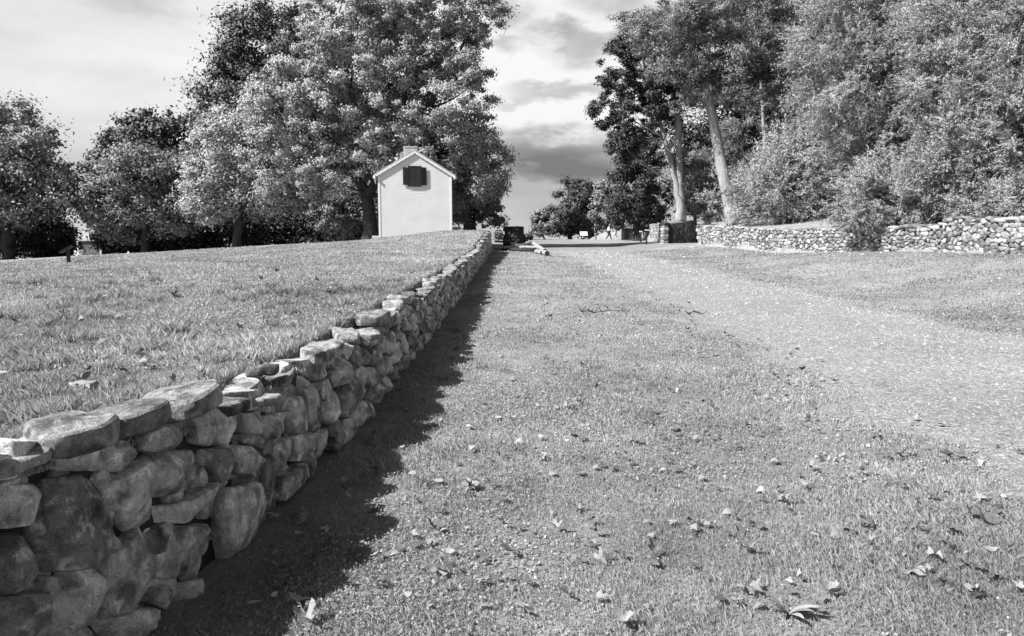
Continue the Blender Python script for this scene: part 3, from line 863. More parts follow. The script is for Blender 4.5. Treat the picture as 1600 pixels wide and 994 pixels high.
# wayside panels, signs, posts
def wayside(px, py, y, label, rz, z=None, s=1.0, top='metal_dark', group='interpretive panels on two legs', tilt=30):
    p = W(px, py, y); p.z = H(p.x, y) if z is None else z
    root = empty('wayside_panel', p, label, 'info panel', group, rz)
    m = MB(); rot = Matrix.Rotation(R(tilt), 3, 'X'); m.box((0, 0, .80 * s), (.95 * s, .62 * s, .06), rot); m.build('panel', M[top], root)
    m = MB(); m.box((0, 0, .755 * s), (.99 * s, .66 * s, .045), rot); m.build('tray', M['metal_dark'], root)
    for sx in (-.28, .28): MB().box((sx * s, .05, .34 * s), (.08 * s, .12 * s, .84 * s)).build('leg', M['metal_dark'], root)
    return root
WS = ground_px(101, 412)
wayside(105, 413, WS[1], 'dark tilted interpretive panel on two short legs near the left trees', R(-66), s=29 * mpp(WS[1]) / 1.02)
WS = ground_px(0, 416)
wayside(-5, 417, WS[1], 'dark interpretive panel cut off by the left edge of the picture', R(-60), s=22 * mpp(WS[1]) / 1.0)
wayside(711, 364, 50, 'pale tilted panel close to the right corner of the white house', R(-30), s=.7, top='panel_pale', tilt=35)
wayside(912, 374, 95, 'pale low interpretive panel in front of the far trees', R(4), s=1.0, top='panel_pale', tilt=55)
def post_sign():
    p = W(1010, 380, 57.5); p.z = H(p.x, p.y)
    root = empty('sign_post', p, 'dark sign post with two small boards near the gate pillar', 'sign')
    MB().box((0, 0, .5), (.12, .12, 1.1)).build('post', M['metal_dark'], root)
    MB().box((0, -.08, 1.12), (.36, .03, .07)).build('board', M['panel_pale'], root)
    MB().box((0, -.08, .96), (.36, .03, .09)).build('board', M['metal_dark'], root)
    p = W(1001, 376, 68); p.z = H(p.x, p.y)
    root = empty('bollard', p, 'dark square bollard with a pale cap left of the sign post', 'post')
    MB().box((0, 0, .45), (.16, .16, .9)).build('shaft', M['metal_dark'], root)
    MB().box((0, 0, .95), (.24, .24, .1)).build('cap', M['panel_pale'], root)
    p = W(931, 375, 88); p.z = H(p.x, p.y)
    root = empty('wooden_post', p, 'short grey leaning post left of the walkers', 'post')
    MB().tube([(0, 0, -.1), (-.03, 0, .4), (-.09, 0, .8)], [.11, .1, .1], 8, .1).build('shaft', M['stone_pale'], root)
    p = W(732, 358, 56); p.z = H(p.x, p.y)
    root = empty('notice_board', p, 'dark notice board on two posts among the bushes right of the house', 'sign', rz=R(10))
    MB().box((0, 0, .95), (.75, .1, .5)).build('board', M['metal_dark'], root)
    for sx in (-.3, .3): MB().box((sx, .02, .4), (.09, .09, 1.0)).build('post', M['bark'], root)
post_sign()
def far_gate():
    # low stuccoed gateway seen past the walkers
    p = W(984, 374, 84); z = H(p.x, p.y)
    root = empty('gateway', (p.x, p.y, z), 'low pale gateway with a dark opening behind the walkers', 'gateway', rz=R(8))
    MB().box((.58, 0, 1.0), (.28, .4, 2.0)).build('pillar', M['white'], root, bevel=.02)
    MB().box((-.75, .2, .9), (.3, .4, 1.9)).build('pillar', M['stone_dark'], root, bevel=.02)  # dark colour stands in for the shaded wall face
    MB().box((0, .15, 1.62), (1.0, .25, .62)).build('lintel', M['stone_pale'], root, bevel=.02)
    MB().box((-.05, .25, .66), (1.1, .06, 1.3)).build('gate', M['metal_dark'], root)  # dark sheet standing in for the shade inside the opening
far_gate()
def bank():
    # sunlit earth bank behind the walkers
    a = W(920, 375, 92); b = W(975, 375, 92); z = H(b.x, 92)
    me = MB(); n = 14; rows = []
    for j in range(5):
        t = j / 4; row = []
        for i in range(n + 1):
            s = i / n
            x = a.x + (b.x - a.x) * s * 1.06
            h = 1.95 * s ** .9 * math.sin(min(1, t * 1.3) * math.pi / 2)
            row.append(me.vert((x, 90.5 + t * 3.0, H(x, 90.5) - .1 + h + .05 * math.sin(i * 2 + j))))
        rows.append(row)
    for r0, r1 in zip(rows, rows[1:]):
        for i in range(n): me.f.append((r0[i], r0[i + 1], r1[i + 1], r1[i]))
    o = me.build('bank_terrain', M['stone_pale'], smooth=True)
    o.data.materials.clear(); o.data.materials.append(M['ground'])
    tag(o, 'sunlit grassy bank rising behind the two walkers', 'bank', kind='structure')
bank()
def outbuilding():
    y = 95; p = W(150, 398, y); z = p.z - .2
    root = empty('brick_house', (p.x, y, z), 'distant low brick house with pale roof seen through the gap in the left trees', 'house', rz=R(-8))
    w = mpp(y)
    MB().box((1.0, 2, .95), (6.6, 4, 1.9)).build('wall', M['brickw'], root)
    MB().box((-2.5, -.1, .95), (.7, .6, 1.9)).build('porch_column', M['white2'], root)
    r = MB(); r.prism([(-3.1, 1.9), (-.6, 1.9), (-.6, 2.9), (-1.0, 3.2), (-2.2, 3.2), (-2.6, 2.5), (-3.1, 2.4)], -.25, 3.8); r.build('roof', M['chimney'], root)
    MB().box((1.05, -.04, .95), (.85, .1, 1.45)).build('door', M['chimney'], root)
    MB().box((-.4, 2, 2.0), (9, 4.6, .12)).build('eave', M['shingle'], root)
    b = W(129, 400, 88); 
    root = empty('litter_bin', (b.x, 88, b.z - .3), 'grey bin standing in front of the distant brick house', 'bin')
    MB().tube([(0, 0, 0), (0, 0, .9)], [.3, .36], 12).build('drum', M['chimney'], root); MB().tube([(0, 0, .9), (0, 0, 1.0)], [.38, .3], 12).build('lid', M['shingle'], root)
outbuilding()

# ------------------------------------------------------------------ walkers
def skin_mesh(name, verts, edges, radii, root_i=0, sub=1):
    me = bpy.data.meshes.new(name); me.from_pydata(verts, edges, [])
    ob = bpy.data.objects.new(name, me); COL.objects.link(ob)
    ob.modifiers.new('s', 'SKIN'); 
    for i, r in enumerate(radii): me.skin_vertices[0].data[i].radius = (r, r) if not isinstance(r, tuple) else r
    me.skin_vertices[0].data[root_i].use_root = True
    ob.modifiers.new('u', 'SUBSURF').levels = sub; ob.modifiers['u'].render_levels = sub
    dg = bpy.context.evaluated_depsgraph_get()
    m2 = bpy.data.meshes.new_from_object(ob.evaluated_get(dg)); m2.name = name
    bpy.data.objects.remove(ob); bpy.data.meshes.remove(me)
    m2.polygons.foreach_set('use_smooth', np.ones(len(m2.polygons), bool))
    return m2
def person(px, py, y, h, label, rz, top, bottom, hair, shorts, stride):
    p = W(px, py, y); p.z = H(p.x, y)
    root = empty('person', p, label, 'person', 'two people walking at the end of the lane', rz)
    k = h / 1.75; s = stride
    # x = facing direction, y = left
    J = {'pel': (0, 0, .95), 'wa': (.01, 0, 1.12), 'ch': (.03, 0, 1.33), 'nk': (.05, 0, 1.48), 'hd': (.08, 0, 1.60), 'tp': (.085, 0, 1.70),
         'lh': (0, .1, .90), 'lk': (.22 * s, .1, .50), 'la': (.30 * s, .1, .09), 'lt': (.44 * s, .1, .035),
         'rh': (0, -.1, .90), 'rk': (-.04 * s, -.1, .48), 'ra': (-.36 * s, -.1, .14), 'rt': (-.26 * s, -.1, .03),
         'ls': (.03, .2, 1.40), 'le': (-.08, .25, 1.14), 'lw': (-.04, .24, .90), 'lf': (-.01, .24, .80),
         'rs': (.03, -.2, 1.40), 're': (.05, -.25, 1.14), 'rw': (.22, -.23, .96), 'rf': (.29, -.23, .91)}
    rd = {'pel': .14, 'wa': .13, 'ch': .15, 'nk': .06, 'hd': .095, 'tp': .08, 'lh': .095, 'lk': .06, 'la': .042, 'lt': .035, 'rh': .095, 'rk': .06, 'ra': .042, 'rt': .035,
          'ls': .06, 'le': .045, 'lw': .032, 'lf': .03, 'rs': .06, 're': .045, 'rw': .032, 'rf': .03}
    names = list(J); ix = {n: i for i, n in enumerate(names)}
    E = [('pel', 'wa'), ('wa', 'ch'), ('ch', 'nk'), ('nk', 'hd'), ('hd', 'tp'), ('pel', 'lh'), ('lh', 'lk'), ('lk', 'la'), ('la', 'lt'), ('pel', 'rh'), ('rh', 'rk'), ('rk', 'ra'), ('ra', 'rt'),
         ('ch', 'ls'), ('ls', 'le'), ('le', 'lw'), ('lw', 'lf'), ('ch', 'rs'), ('rs', 're'), ('re', 'rw'), ('rw', 'rf')]
    sc = lambda q: tuple(c * k for c in q)
    link('body', skin_mesh('body', [sc(J[n]) for n in names], [(ix[a], ix[b]) for a, b in E], [rd[n] * k for n in names]), M['skin'], root)
    def sub(nm, keep, add, mat):
        ns = [n for n in names if n in keep]; i2 = {n: i for i, n in enumerate(ns)}
        ed = [(i2[a], i2[b]) for a, b in E if a in i2 and b in i2]
        link(nm, skin_mesh(nm, [sc(J[n]) for n in ns], ed, [(rd[n] + add) * k for n in ns]), M[mat], root)
    sub('shirt', ('pel', 'wa', 'ch', 'ls', 'le', 'rs', 're'), .02, top)
    sub('shorts' if shorts else 'trousers', ('pel', 'lh', 'lk', 'rh', 'rk') + (() if shorts else ('la', 'ra')), .025, bottom)
    hm = skin_mesh('hair', [sc((.05, 0, 1.64)), sc((.06, 0, 1.73))], [(0, 1)], [.1 * k, .085 * k]); link('hair', hm, M[hair], root)
person(951, 375, 86, 1.80, 'person with pale top and dark trousers striding along the lane', R(8), 'cloth_pale', 'cloth_dark', 'hair', False, 1.1)
person(961.5, 374, 89, 1.78, 'person with dark top and pale shorts walking just behind the other', R(170), 'cloth_mid', 'cloth_pale', 'hair_dark', True, 1.0)

# ------------------------------------------------------------------ trees
def leaf_quads(C, Nrm, size, aspect, shade, droop=None):
    n = len(C)
    Nrm = Nrm / np.maximum(np.linalg.norm(Nrm, axis=1, keepdims=True), 1e-6)
    if droop is None:
        t = RNG.normal(0, 1, (n, 3))
    else: t = droop
    t = t - Nrm * np.sum(t * Nrm, 1, keepdims=True); t /= np.maximum(np.linalg.norm(t, axis=1, keepdims=True), 1e-6)
    b = np.cross(Nrm, t)
    a = size[:, None]; w = (size * aspect)[:, None]
    P = np.stack([C - t * a, C + b * w - t * a * .1, C + t * a, C - b * w - t * a * .1], 1)
    return P.reshape(-1, 3), np.arange(n * 4).reshape(n, 4), np.repeat(shade, 4)
def unit(n):
    v = RNG.normal(0, 1, (n, 3)); return v / np.linalg.norm(v, axis=1, keepdims=True)
def limb_curve(a, b, sag=.15, k=6):
    a, b = Vector(a), Vector(b); d = b - a
    mid = a.lerp(b, .5) + Vector((0, 0, -sag * d.length)) + Vector(RNG.normal(0, .05, 3)) * d.length
    pts = []
    for i in range(k + 1):
        t = i / k; pts.append(a * (1 - t) ** 2 + mid * 2 * t * (1 - t) + b * t * t)
    return pts
def broadleaf(name, label, px, y, lobes, mat, leaf=.16, n=40000, clump=.16, group=None, trunk_r=.35, bark='bark', trunk=None, depth=.8, cat='tree', limbs=18, up=.35, base_px=None, extra_limbs=None, nclump=None, out=.5):
    """lobes: (px, py, rx, ry) photo-pixel ellipses measured at distance y, given real depth"""
    s = mpp(y); n = int(n * 1.9); leaf = leaf * .68
    base = W(px, 380, y); base = Vector((base.x, y, H(base.x, y)))
    root = empty(name, base, label, cat, group)
    C = []; rad = []; lw = []
    for (lx, ly, rx, ry) in lobes:
        c = W(lx, ly, y); C.append((c.x, y + RNG.normal(0, .15) * rx * s, c.z)); rad.append((rx * s, max(rx, ry) * s * depth, ry * s)); lw.append((rx * ry) ** .85)
    C = np.array(C); rad = np.array(rad); lw = np.array(lw) / np.sum(lw)
    # clump centres, mostly in the outer shell of each lobe
    size = np.sqrt(np.mean(rad[:, 0] * rad[:, 2]))
    K = nclump or int(np.clip(n / 190, 40, 620))
    li = RNG.choice(len(C), K, p=lw)
    u = unit(K); rr = np.cbrt(RNG.uniform(.18, 1.0, K))
    CC = C[li] + u * rr[:, None] * rad[li]
    cr = clump * size * np.exp(np.clip(RNG.normal(0, .3, K), -.6, .45)) * 1.6
    # leaves
    ci = RNG.choice(K, n, p=cr ** 2 / np.sum(cr ** 2))
    v = unit(n); v[:, 2] = np.where(RNG.random(n) < .4, np.abs(v[:, 2]), v[:, 2])
    q = np.clip(np.abs(RNG.normal(.4, .55, n)), .05, 1.6) * cr[ci]
    P = CC[ci] + v * q[:, None] * np.array([1.1, 1.1, .8])
    P[:, 2] = np.maximum(P[:, 2], base.z + .05)
    outw = (P - C[li[ci]]) / rad[li[ci]]
    N = v * .6 + outw * out + np.array([0, 0, up]) + RNG.normal(0, .8, (n, 3))
    sz = leaf * np.exp(np.clip(RNG.normal(0, .25, n), -.5, .45)) * .5 * 1.35
    tone = np.clip(.5 + .14 * RNG.normal(0, 1, K)[ci] + .12 * RNG.normal(0, 1, n), 0, 1)
    V, Fc, sh = leaf_quads(P - np.array(base), N, sz, .55, tone)
    sn = v * .75 + outw * .6 + np.array([0, 0, .25]); sn /= np.maximum(np.linalg.norm(sn, axis=1, keepdims=True), 1e-6)
    link('crown', np_mesh('crown', V, Fc, 4, sh, nrm=np.repeat(sn, 4, 0)), M[mat], root)
    # trunk and limbs
    mb = MB()
    if trunk is None:
        top = Vector((float(np.mean(C[:, 0])), y, float(np.max(C[:, 2])) - .1 * size)) - base
        trunk = [[Vector((0, 0, -.3)), Vector((0, 0, .3)), top * .25 + Vector((0, 0, 0)), top * .55, top * .95]]
        tr = [[trunk_r * 1.35, trunk_r * 1.05, trunk_r * .9, trunk_r * .55, trunk_r * .08]]
    else:
        tr = [t[1] for t in trunk]
        trunk = [[W(a, b, y + c) - base for a, b, c in t[0]] for t in trunk]
    for t, r_ in zip(trunk, tr):
        # subdivide
        pts = []; rad_ = []
        for i in range(len(t) - 1):
            for k in range(4):
                f = k / 4; pts.append(t[i].lerp(t[i + 1], f) + Vector(RNG.normal(0, .04, 3)) * r_[i] * 3); rad_.append(r_[i] * (1 - f) + r_[i + 1] * f)
        pts.append(t[-1]); rad_.append(r_[-1]); mb.tube(pts, rad_, 10, .25)
    allp = [(p, r_) for t, r0 in zip(trunk, tr) for p, r_ in zip(t, r0)][2:]
    order = RNG.permutation(K)[:limbs]
    for i in order:
        e = Vector(CC[i]) - base
        cand = [(p, r_) for p, r_ in allp if p.z < e.z + .5] or allp
        p, r_ = min(cand, key=lambda q: (q[0] - e).length + (0 if q[0].z > 1 else 3))
        L = (e - p).length; r0 = min(r_ * .55, .03 + L * .022)
        pts = limb_curve(p, e, .12); mb.tube(pts, [r0 * (1 - .85 * j / 6) for j in range(7)], 6, .15)
    mb.build('trunk', M[bark], root, smooth=True)
    return root
def cedar(name, label, px, y, py_top, half_px, mat='cedar', n_br=150, py_base=None, group=None, q=.030, plumes=12, per=62, lean=(0, 0), droop=0.0, low=0.05, shape=.75, bark='bark', trunk_r=.28, fullness=1.0, spread=1.0):
    base = W(px, 360, y); base = Vector((base.x, y, H(base.x, y)))
    top = W(px, py_top, y); h = top.z - base.z; Rm = half_px * mpp(y)
    root = empty(name, base, label, 'tree', group)
    per = int(per * 1.75); q *= .82
    Cs = []; Ns = []; Ts = []; Sz = []; Sh = []; Sn = []
    mb = MB()
    mb.tube([Vector((lean[0] * t * h, lean[1] * t * h, -.3 + t * h)) for t in np.linspace(0, .97, 9)], [trunk_r * (1.02 - t) + .02 for t in np.linspace(0, .97, 9)], 8, .2)
    for b in range(n_br):
        f = low + (1 - low) * ((b + RNG.random()) / n_br) ** 1.08
        prof = (1 - f) ** shape * (.55 + .45 * min(1, f / .12))
        L = Rm * prof * RNG.uniform(.55, 1.12) + .2
        az = b * 2.39996 + RNG.normal(0, .3); rise = RNG.uniform(-.05, .45) - .15 * (1 - f) - droop * max(0, 1 - f * 4) * RNG.uniform(.3, 1)
        d = Vector((math.cos(az), math.sin(az), rise)).normalized()
        p0 = Vector((lean[0] * f * h, lean[1] * f * h, f * h * .97))
        tip = p0 + d * L + Vector((0, 0, .12 * L))
        pts = [p0, p0 + d * L * .5 + Vector((0, 0, -.03 * L)), tip]
        if L > .5: mb.tube(pts, [.012 + .012 * L, .008 + .007 * L, .004], 5)
        m = max(3, int(plumes * L / Rm * .85 * fullness))
        for k in range(m):
            t = .25 + .8 * (k + RNG.random()) / m
            pc = p0.lerp(tip, min(t, 1.05))
            side = Vector(RNG.normal(0, 1, 3)); side.z = abs(side.z) * .5 - .1
            ax = (d * 1.1 + side * .62 + Vector((0, 0, .12))).normalized()
            pl = RNG.uniform(.45, .95) * (.6 + .25 * Rm / 2.5) * spread
            pc = pc + side * .12 * L * RNG.random()
            a = np.array(ax)
            j = RNG.beta(1.1, 1.1, per)
            rad = pl * .24 * (1 - .75 * j)
            off = RNG.normal(0, .55, (per, 3)) * rad[:, None]
            P = np.array(pc) + a * (j * pl)[:, None] + off
            P[:, 2] -= .10 * pl * j ** 2
            Cs.append(P); Ts.append(a + off / np.maximum(rad[:, None], .01) * .7 + RNG.normal(0, .25, (per, 3)))
            Ns.append(RNG.normal(0, .8, (per, 3)) + np.array([0, 0, .5]) + a * .3)
            sn = off / np.maximum(rad[:, None], .01) * .8 + np.array([0, 0, .35]) + a * .35; Sn.append(sn / np.linalg.norm(sn, axis=1, keepdims=True))
            Sz.append(q * np.exp(RNG.normal(0, .3, per)) * (1.5)); Sh.append(np.clip(RNG.normal(.5, .12) + RNG.normal(0, .12, per), 0, 1))
    C = np.concatenate(Cs); V, Fc, sh = leaf_quads(C, np.concatenate(Ns), np.concatenate(Sz), .26, np.concatenate(Sh), np.concatenate(Ts))
    link('crown', np_mesh('crown', V, Fc, 4, sh, nrm=np.repeat(np.concatenate(Sn), 4, 0)), M[mat], root)
    mb.build('trunk', M[bark], root, smooth=True)
    return root
def plume_tree(name, label, px, y, lobes, mat='cedar', n=90000, q=.03, group=None, trunk_r=.25, plume=.75, per=46, limbs=26, bark='bark', squash=.85):
    """soft evergreen: the crown is many feathery plumes fanning out of bough ends"""
    s = mpp(y); base = W(px, 360, y); base = Vector((base.x, y, H(base.x, y)))
    root = empty(name, base, label, 'tree', group)
    C = []; rad = []; lw = []
    for (lx, ly, rx, ry) in lobes:
        c = W(lx, ly, y); C.append((c.x, y + RNG.normal(0, .2) * rx * s, c.z)); rad.append((rx * s, max(rx, ry) * s * squash, ry * s)); lw.append((rx * ry) ** .8)
    C = np.array(C); rad = np.array(rad); lw = np.array(lw) / np.sum(lw)
    nb = max(20, n // (per * 13))
    li = RNG.choice(len(C), nb, p=lw); u = unit(nb)
    BB = C[li] + u * np.cbrt(RNG.uniform(.25, 1, nb))[:, None] * rad[li]
    bd = u + np.array([0, 0, .15]); bd /= np.linalg.norm(bd, axis=1, keepdims=True)
    nd = nb * 13; bi = np.repeat(np.arange(nb), 13)
    ax = bd[bi] * .9 + RNG.normal(0, .55, (nd, 3)) + np.array([0, 0, .1]); ax /= np.linalg.norm(ax, axis=1, keepdims=True)
    pl = plume * np.exp(np.clip(RNG.normal(0, .3, nd), -.6, .5))
    pb = BB[bi] + RNG.normal(0, .24, (nd, 3)) * plume
    m = nd * per; pi_ = np.repeat(np.arange(nd), per)
    j = RNG.beta(1.15, 1.15, m); r = pl[pi_] * .15 * (1 - .8 * j)
    off = RNG.normal(0, .6, (m, 3)) * r[:, None]
    P = pb[pi_] + ax[pi_] * (j * pl[pi_])[:, None] + off
    P[:, 2] -= .14 * pl[pi_] * j ** 2
    rel = off / np.maximum(r[:, None], .01)
    T = ax[pi_] + rel * .6 + RNG.normal(0, .25, (m, 3))
    N = RNG.normal(0, .5, (m, 3)) + np.array([0, 0, .5])
    sn = rel * .55 + ax[pi_] * .5 + bd[bi[pi_]] * .5 + np.array([0, 0, .3]); sn /= np.linalg.norm(sn, axis=1, keepdims=True)
    tone = np.clip(.5 + .15 * RNG.normal(0, 1, nb)[bi[pi_]] + .16 * RNG.normal(0, 1, nd)[pi_] + .08 * RNG.normal(0, 1, m), 0, 1)
    V, Fc, sh = leaf_quads(P - np.array(base), N, q * np.exp(np.clip(RNG.normal(0, .25, m), -.5, .5)) * 1.8, .30, tone, T)
    link('crown', np_mesh('crown', V, Fc, 4, sh, nrm=np.repeat(sn, 4, 0)), M[mat], root)
    mb = MB(); top = Vector((float(np.mean(C[:, 0])), y, float(np.max(C[:, 2])))) - base
    tp = [Vector((0, 0, -.4)), top * .25 + Vector((0, 0, .2)), top * .5, top * .75, top]; tr = [trunk_r * k for k in (1.25, .9, .65, .4, .1)]
    mb.tube(tp, tr, 9, .2)
    for i in RNG.permutation(nb)[:limbs]:
        e_ = Vector(BB[i]) - base; p = min(tp[:4], key=lambda k: (k - e_).length); L = (e_ - p).length
        mb.tube(limb_curve(p, e_, .1), [(.015 + .012 * L) * (1 - .85 * k / 6) for k in range(7)], 6, .15)
    mb.build('trunk', M[bark], root, smooth=True)
    return root
def pine(name, label, px, y, lobes, trunk, tufts=1300, mat='pine', bark='bark_pale', group=None, needle=.19, per=80, tr=.42, nl=12):
    s = mpp(y); base = W(px, 345, y); base = Vector((base.x, y, H(base.x, y)))
    root = empty(name, base, label, 'tree', group)
    C = []; rad = []; lw = []
    for (lx, ly, rx, ry) in lobes:
        c = W(lx, ly, y); C.append((c.x, y, c.z)); rad.append((rx * s, rx * s * .9, ry * s)); lw.append(rx * ry)
    C = np.array(C); rad = np.array(rad); lw = np.array(lw, float); lw /= lw.sum()
    kb = max(30, tufts // 9); lb = RNG.choice(len(C), kb, p=lw); BB = C[lb] + unit(kb) * np.cbrt(RNG.uniform(.1, 1, kb))[:, None] * rad[lb]
    bi = RNG.integers(0, kb, tufts); CC = BB[bi] + RNG.normal(0, 1, (tufts, 3)) * np.array([.55, .55, .28])
    n = tufts * per; ci = np.repeat(np.arange(tufts), per)
    d = unit(n); d[:, 2] = d[:, 2] * .75 + .25
    r = np.repeat(np.exp(RNG.normal(0, .25, tufts)), per) * .48
    P = CC[ci] + d * (r * np.sqrt(RNG.uniform(.05, 1, n)))[:, None]
    tone = np.clip(.5 + .2 * RNG.normal(0, 1, tufts)[ci] + .1 * RNG.normal(0, 1, n), 0, 1)
    V, Fc, sh = leaf_quads(P - np.array(base), RNG.normal(0, 1, (n, 3)) + np.array([0, 0, .5]), needle * .5 * np.exp(RNG.normal(0, .2, n)), .24, tone, d)
    sn = d + np.array([0, 0, .3]); sn /= np.linalg.norm(sn, axis=1, keepdims=True)
    link('crown', np_mesh('crown', V, Fc, 4, sh, nrm=np.repeat(sn, 4, 0)), M[mat], root)
    mb = MB(); t = [W(a, b, y + c) - base for a, b, c, _ in trunk]; r_ = [q[3] for q in trunk]
    pts = []; rr = []
    for i in range(len(t) - 1):
        for k in range(5):
            f = k / 5; pts.append(t[i].lerp(t[i + 1], f)); rr.append(r_[i] * (1 - f) + r_[i + 1] * f)
    pts.append(t[-1]); rr.append(r_[-1]); mb.tube(pts, rr, 12, .22)
    for i in RNG.permutation(tufts)[:nl]:
        e = Vector(CC[i]) - base; p = min([q for q in pts if q.z > pts[-1].z * .45], key=lambda q: (q - e).length)
        L = (e - p).length; c = limb_curve(p, e, .08); mb.tube(c, [(.015 + .010 * L) * (1 - .8 * j / 6) for j in range(7)], 6, .15)
    mb.build('trunk', M[bark], root, smooth=True)
    return root

GL = 'trees along the back of the left lawn'; GR = 'trees beyond the right stone wall'
# left side
broadleaf('broadleaf_tree', 'mid grey broadleaf tree at the left edge behind the tilted panel', 10, 62, [(12, 222, 72, 62), (62, 285, 52, 55), (-45, 280, 90, 100), (40, 325, 60, 30), (-120, 300, 100, 100), (88, 315, 24, 36)], 'leaf_mid', .30, 34000, group=GL, trunk_r=.4)
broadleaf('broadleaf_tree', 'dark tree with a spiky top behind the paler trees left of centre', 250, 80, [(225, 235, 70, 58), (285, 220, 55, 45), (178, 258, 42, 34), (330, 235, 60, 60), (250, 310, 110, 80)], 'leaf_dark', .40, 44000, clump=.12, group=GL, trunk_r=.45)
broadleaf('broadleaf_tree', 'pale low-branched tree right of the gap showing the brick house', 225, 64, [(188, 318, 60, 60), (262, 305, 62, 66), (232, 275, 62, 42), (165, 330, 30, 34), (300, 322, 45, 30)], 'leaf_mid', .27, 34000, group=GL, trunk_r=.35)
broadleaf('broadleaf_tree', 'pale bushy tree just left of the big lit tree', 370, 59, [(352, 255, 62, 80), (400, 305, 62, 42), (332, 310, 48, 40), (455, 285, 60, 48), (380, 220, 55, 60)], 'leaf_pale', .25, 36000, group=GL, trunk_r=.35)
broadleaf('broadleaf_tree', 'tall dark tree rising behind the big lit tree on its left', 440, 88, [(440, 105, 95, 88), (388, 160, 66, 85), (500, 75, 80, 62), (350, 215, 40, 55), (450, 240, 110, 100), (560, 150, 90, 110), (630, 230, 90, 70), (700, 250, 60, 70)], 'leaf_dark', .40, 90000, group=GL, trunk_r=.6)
broadleaf('broadleaf_tree', 'biggest tree, its bright spreading crown towering over the white house', 577, 54,
    [(600, 150, 130, 130), (490, 190, 95, 100), (560, 55, 100, 75), (650, 50, 90, 70), (700, 180, 72, 105), (752, 262, 44, 52), (750, 25, 42, 38), (500, 105, 80, 70), (430, 255, 55, 55), (650, 270, 90, 50), (740, 140, 36, 50), (520, 275, 70, 50), (715, 75, 50, 55), (455, 170, 70, 60), (600, -20, 120, 50), (625, 110, 60, 80), (628, 215, 60, 60), (640, 20, 60, 60), (742, 290, 48, 40), (715, 235, 60, 60), (690, 290, 50, 40), (608, 205, 50, 50), (568, 215, 46, 45), (612, 250, 36, 28)],
    'leaf_pale', .19, 235000, clump=.085, group=GL, trunk_r=.5, limbs=70, nclump=1400,
    trunk=[([(577, 380, 0), (578, 330, 0), (572, 300, .2), (540, 250, -.5), (500, 200, -1), (470, 150, -1)], [.62, .45, .4, .3, .2, .06]),
           ([(575, 305, .2), (600, 262, -.3), (560, 200, -1.2), (545, 120, -1.0), (555, 40, -.6)], [.36, .36, .26, .16, .05]),
           ([(598, 262, -.3), (640, 235, .5), (632, 150, .5), (640, 60, .5)], [.36, .3, .2, .05]),
           ([(630, 240, .5), (668, 170, -.5), (705, 110, -1.0), (735, 45, -.8), (752, 20, -.6)], [.24, .2, .14, .09, .03])])
broadleaf('broadleaf_tree', 'small dark bushy tree right of the white house', 740, 62, [(732, 325, 38, 32), (765, 335, 22, 24), (712, 305, 26, 40), (760, 290, 26, 28)], 'leaf_mid', .25, 15000, group=GL, trunk_r=.2)
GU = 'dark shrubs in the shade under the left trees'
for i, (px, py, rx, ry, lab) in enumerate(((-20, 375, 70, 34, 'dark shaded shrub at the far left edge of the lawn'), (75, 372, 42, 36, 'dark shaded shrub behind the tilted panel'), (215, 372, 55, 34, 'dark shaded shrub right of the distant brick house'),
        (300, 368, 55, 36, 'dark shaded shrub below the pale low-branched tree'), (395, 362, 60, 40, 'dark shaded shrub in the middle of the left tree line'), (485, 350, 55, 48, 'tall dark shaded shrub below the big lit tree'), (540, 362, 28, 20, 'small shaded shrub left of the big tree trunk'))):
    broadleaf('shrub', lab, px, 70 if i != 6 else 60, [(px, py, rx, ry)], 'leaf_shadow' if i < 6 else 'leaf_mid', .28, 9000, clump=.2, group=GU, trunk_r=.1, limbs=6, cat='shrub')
broadleaf('broadleaf_tree', 'pale bush glimpsed behind the big tree trunk left of the house', 560, 68, [(548, 322, 46, 44), (592, 330, 30, 40), (510, 330, 30, 36)], 'leaf_mid', .26, 14000, group=GL, trunk_r=.12)
# far trees at the end of the lane
GF = 'far trees at the end of the lane'
broadleaf('broadleaf_tree', 'small pale bushy tree at the left of the far group', 852, 112, [(852, 350, 22, 20), (838, 362, 12, 10)], 'leaf_mid', .38, 4000, group=GF, trunk_r=.15)
broadleaf('broadleaf_tree', 'dark dense far tree at the end of the lane', 890, 116, [(890, 318, 32, 40), (912, 305, 26, 30), (875, 345, 34, 24), (915, 345, 32, 28)], 'leaf_dark', .45, 14000, group=GF, trunk_r=.4)
broadleaf('broadleaf_tree', 'pale far tree in front of the dark cedars', 950, 98, [(942, 332, 22, 28), (962, 312, 24, 34), (945, 300, 16, 20)], 'leaf_mid', .34, 9000, group=GF, trunk_r=.25)
broadleaf('shrub', 'tiny shrub beyond the end of the long wall', 779, 75, [(779, 366, 7, 6)], 'leaf_mid', .2, 900, group=GF, trunk_r=.04, limbs=3, cat='shrub')
broadleaf('shrub', 'low shrub right of the dark stone block', 824, 78, [(824, 372, 9, 6)], 'leaf_dark', .22, 900, group=GF, trunk_r=.04, limbs=3, cat='shrub')
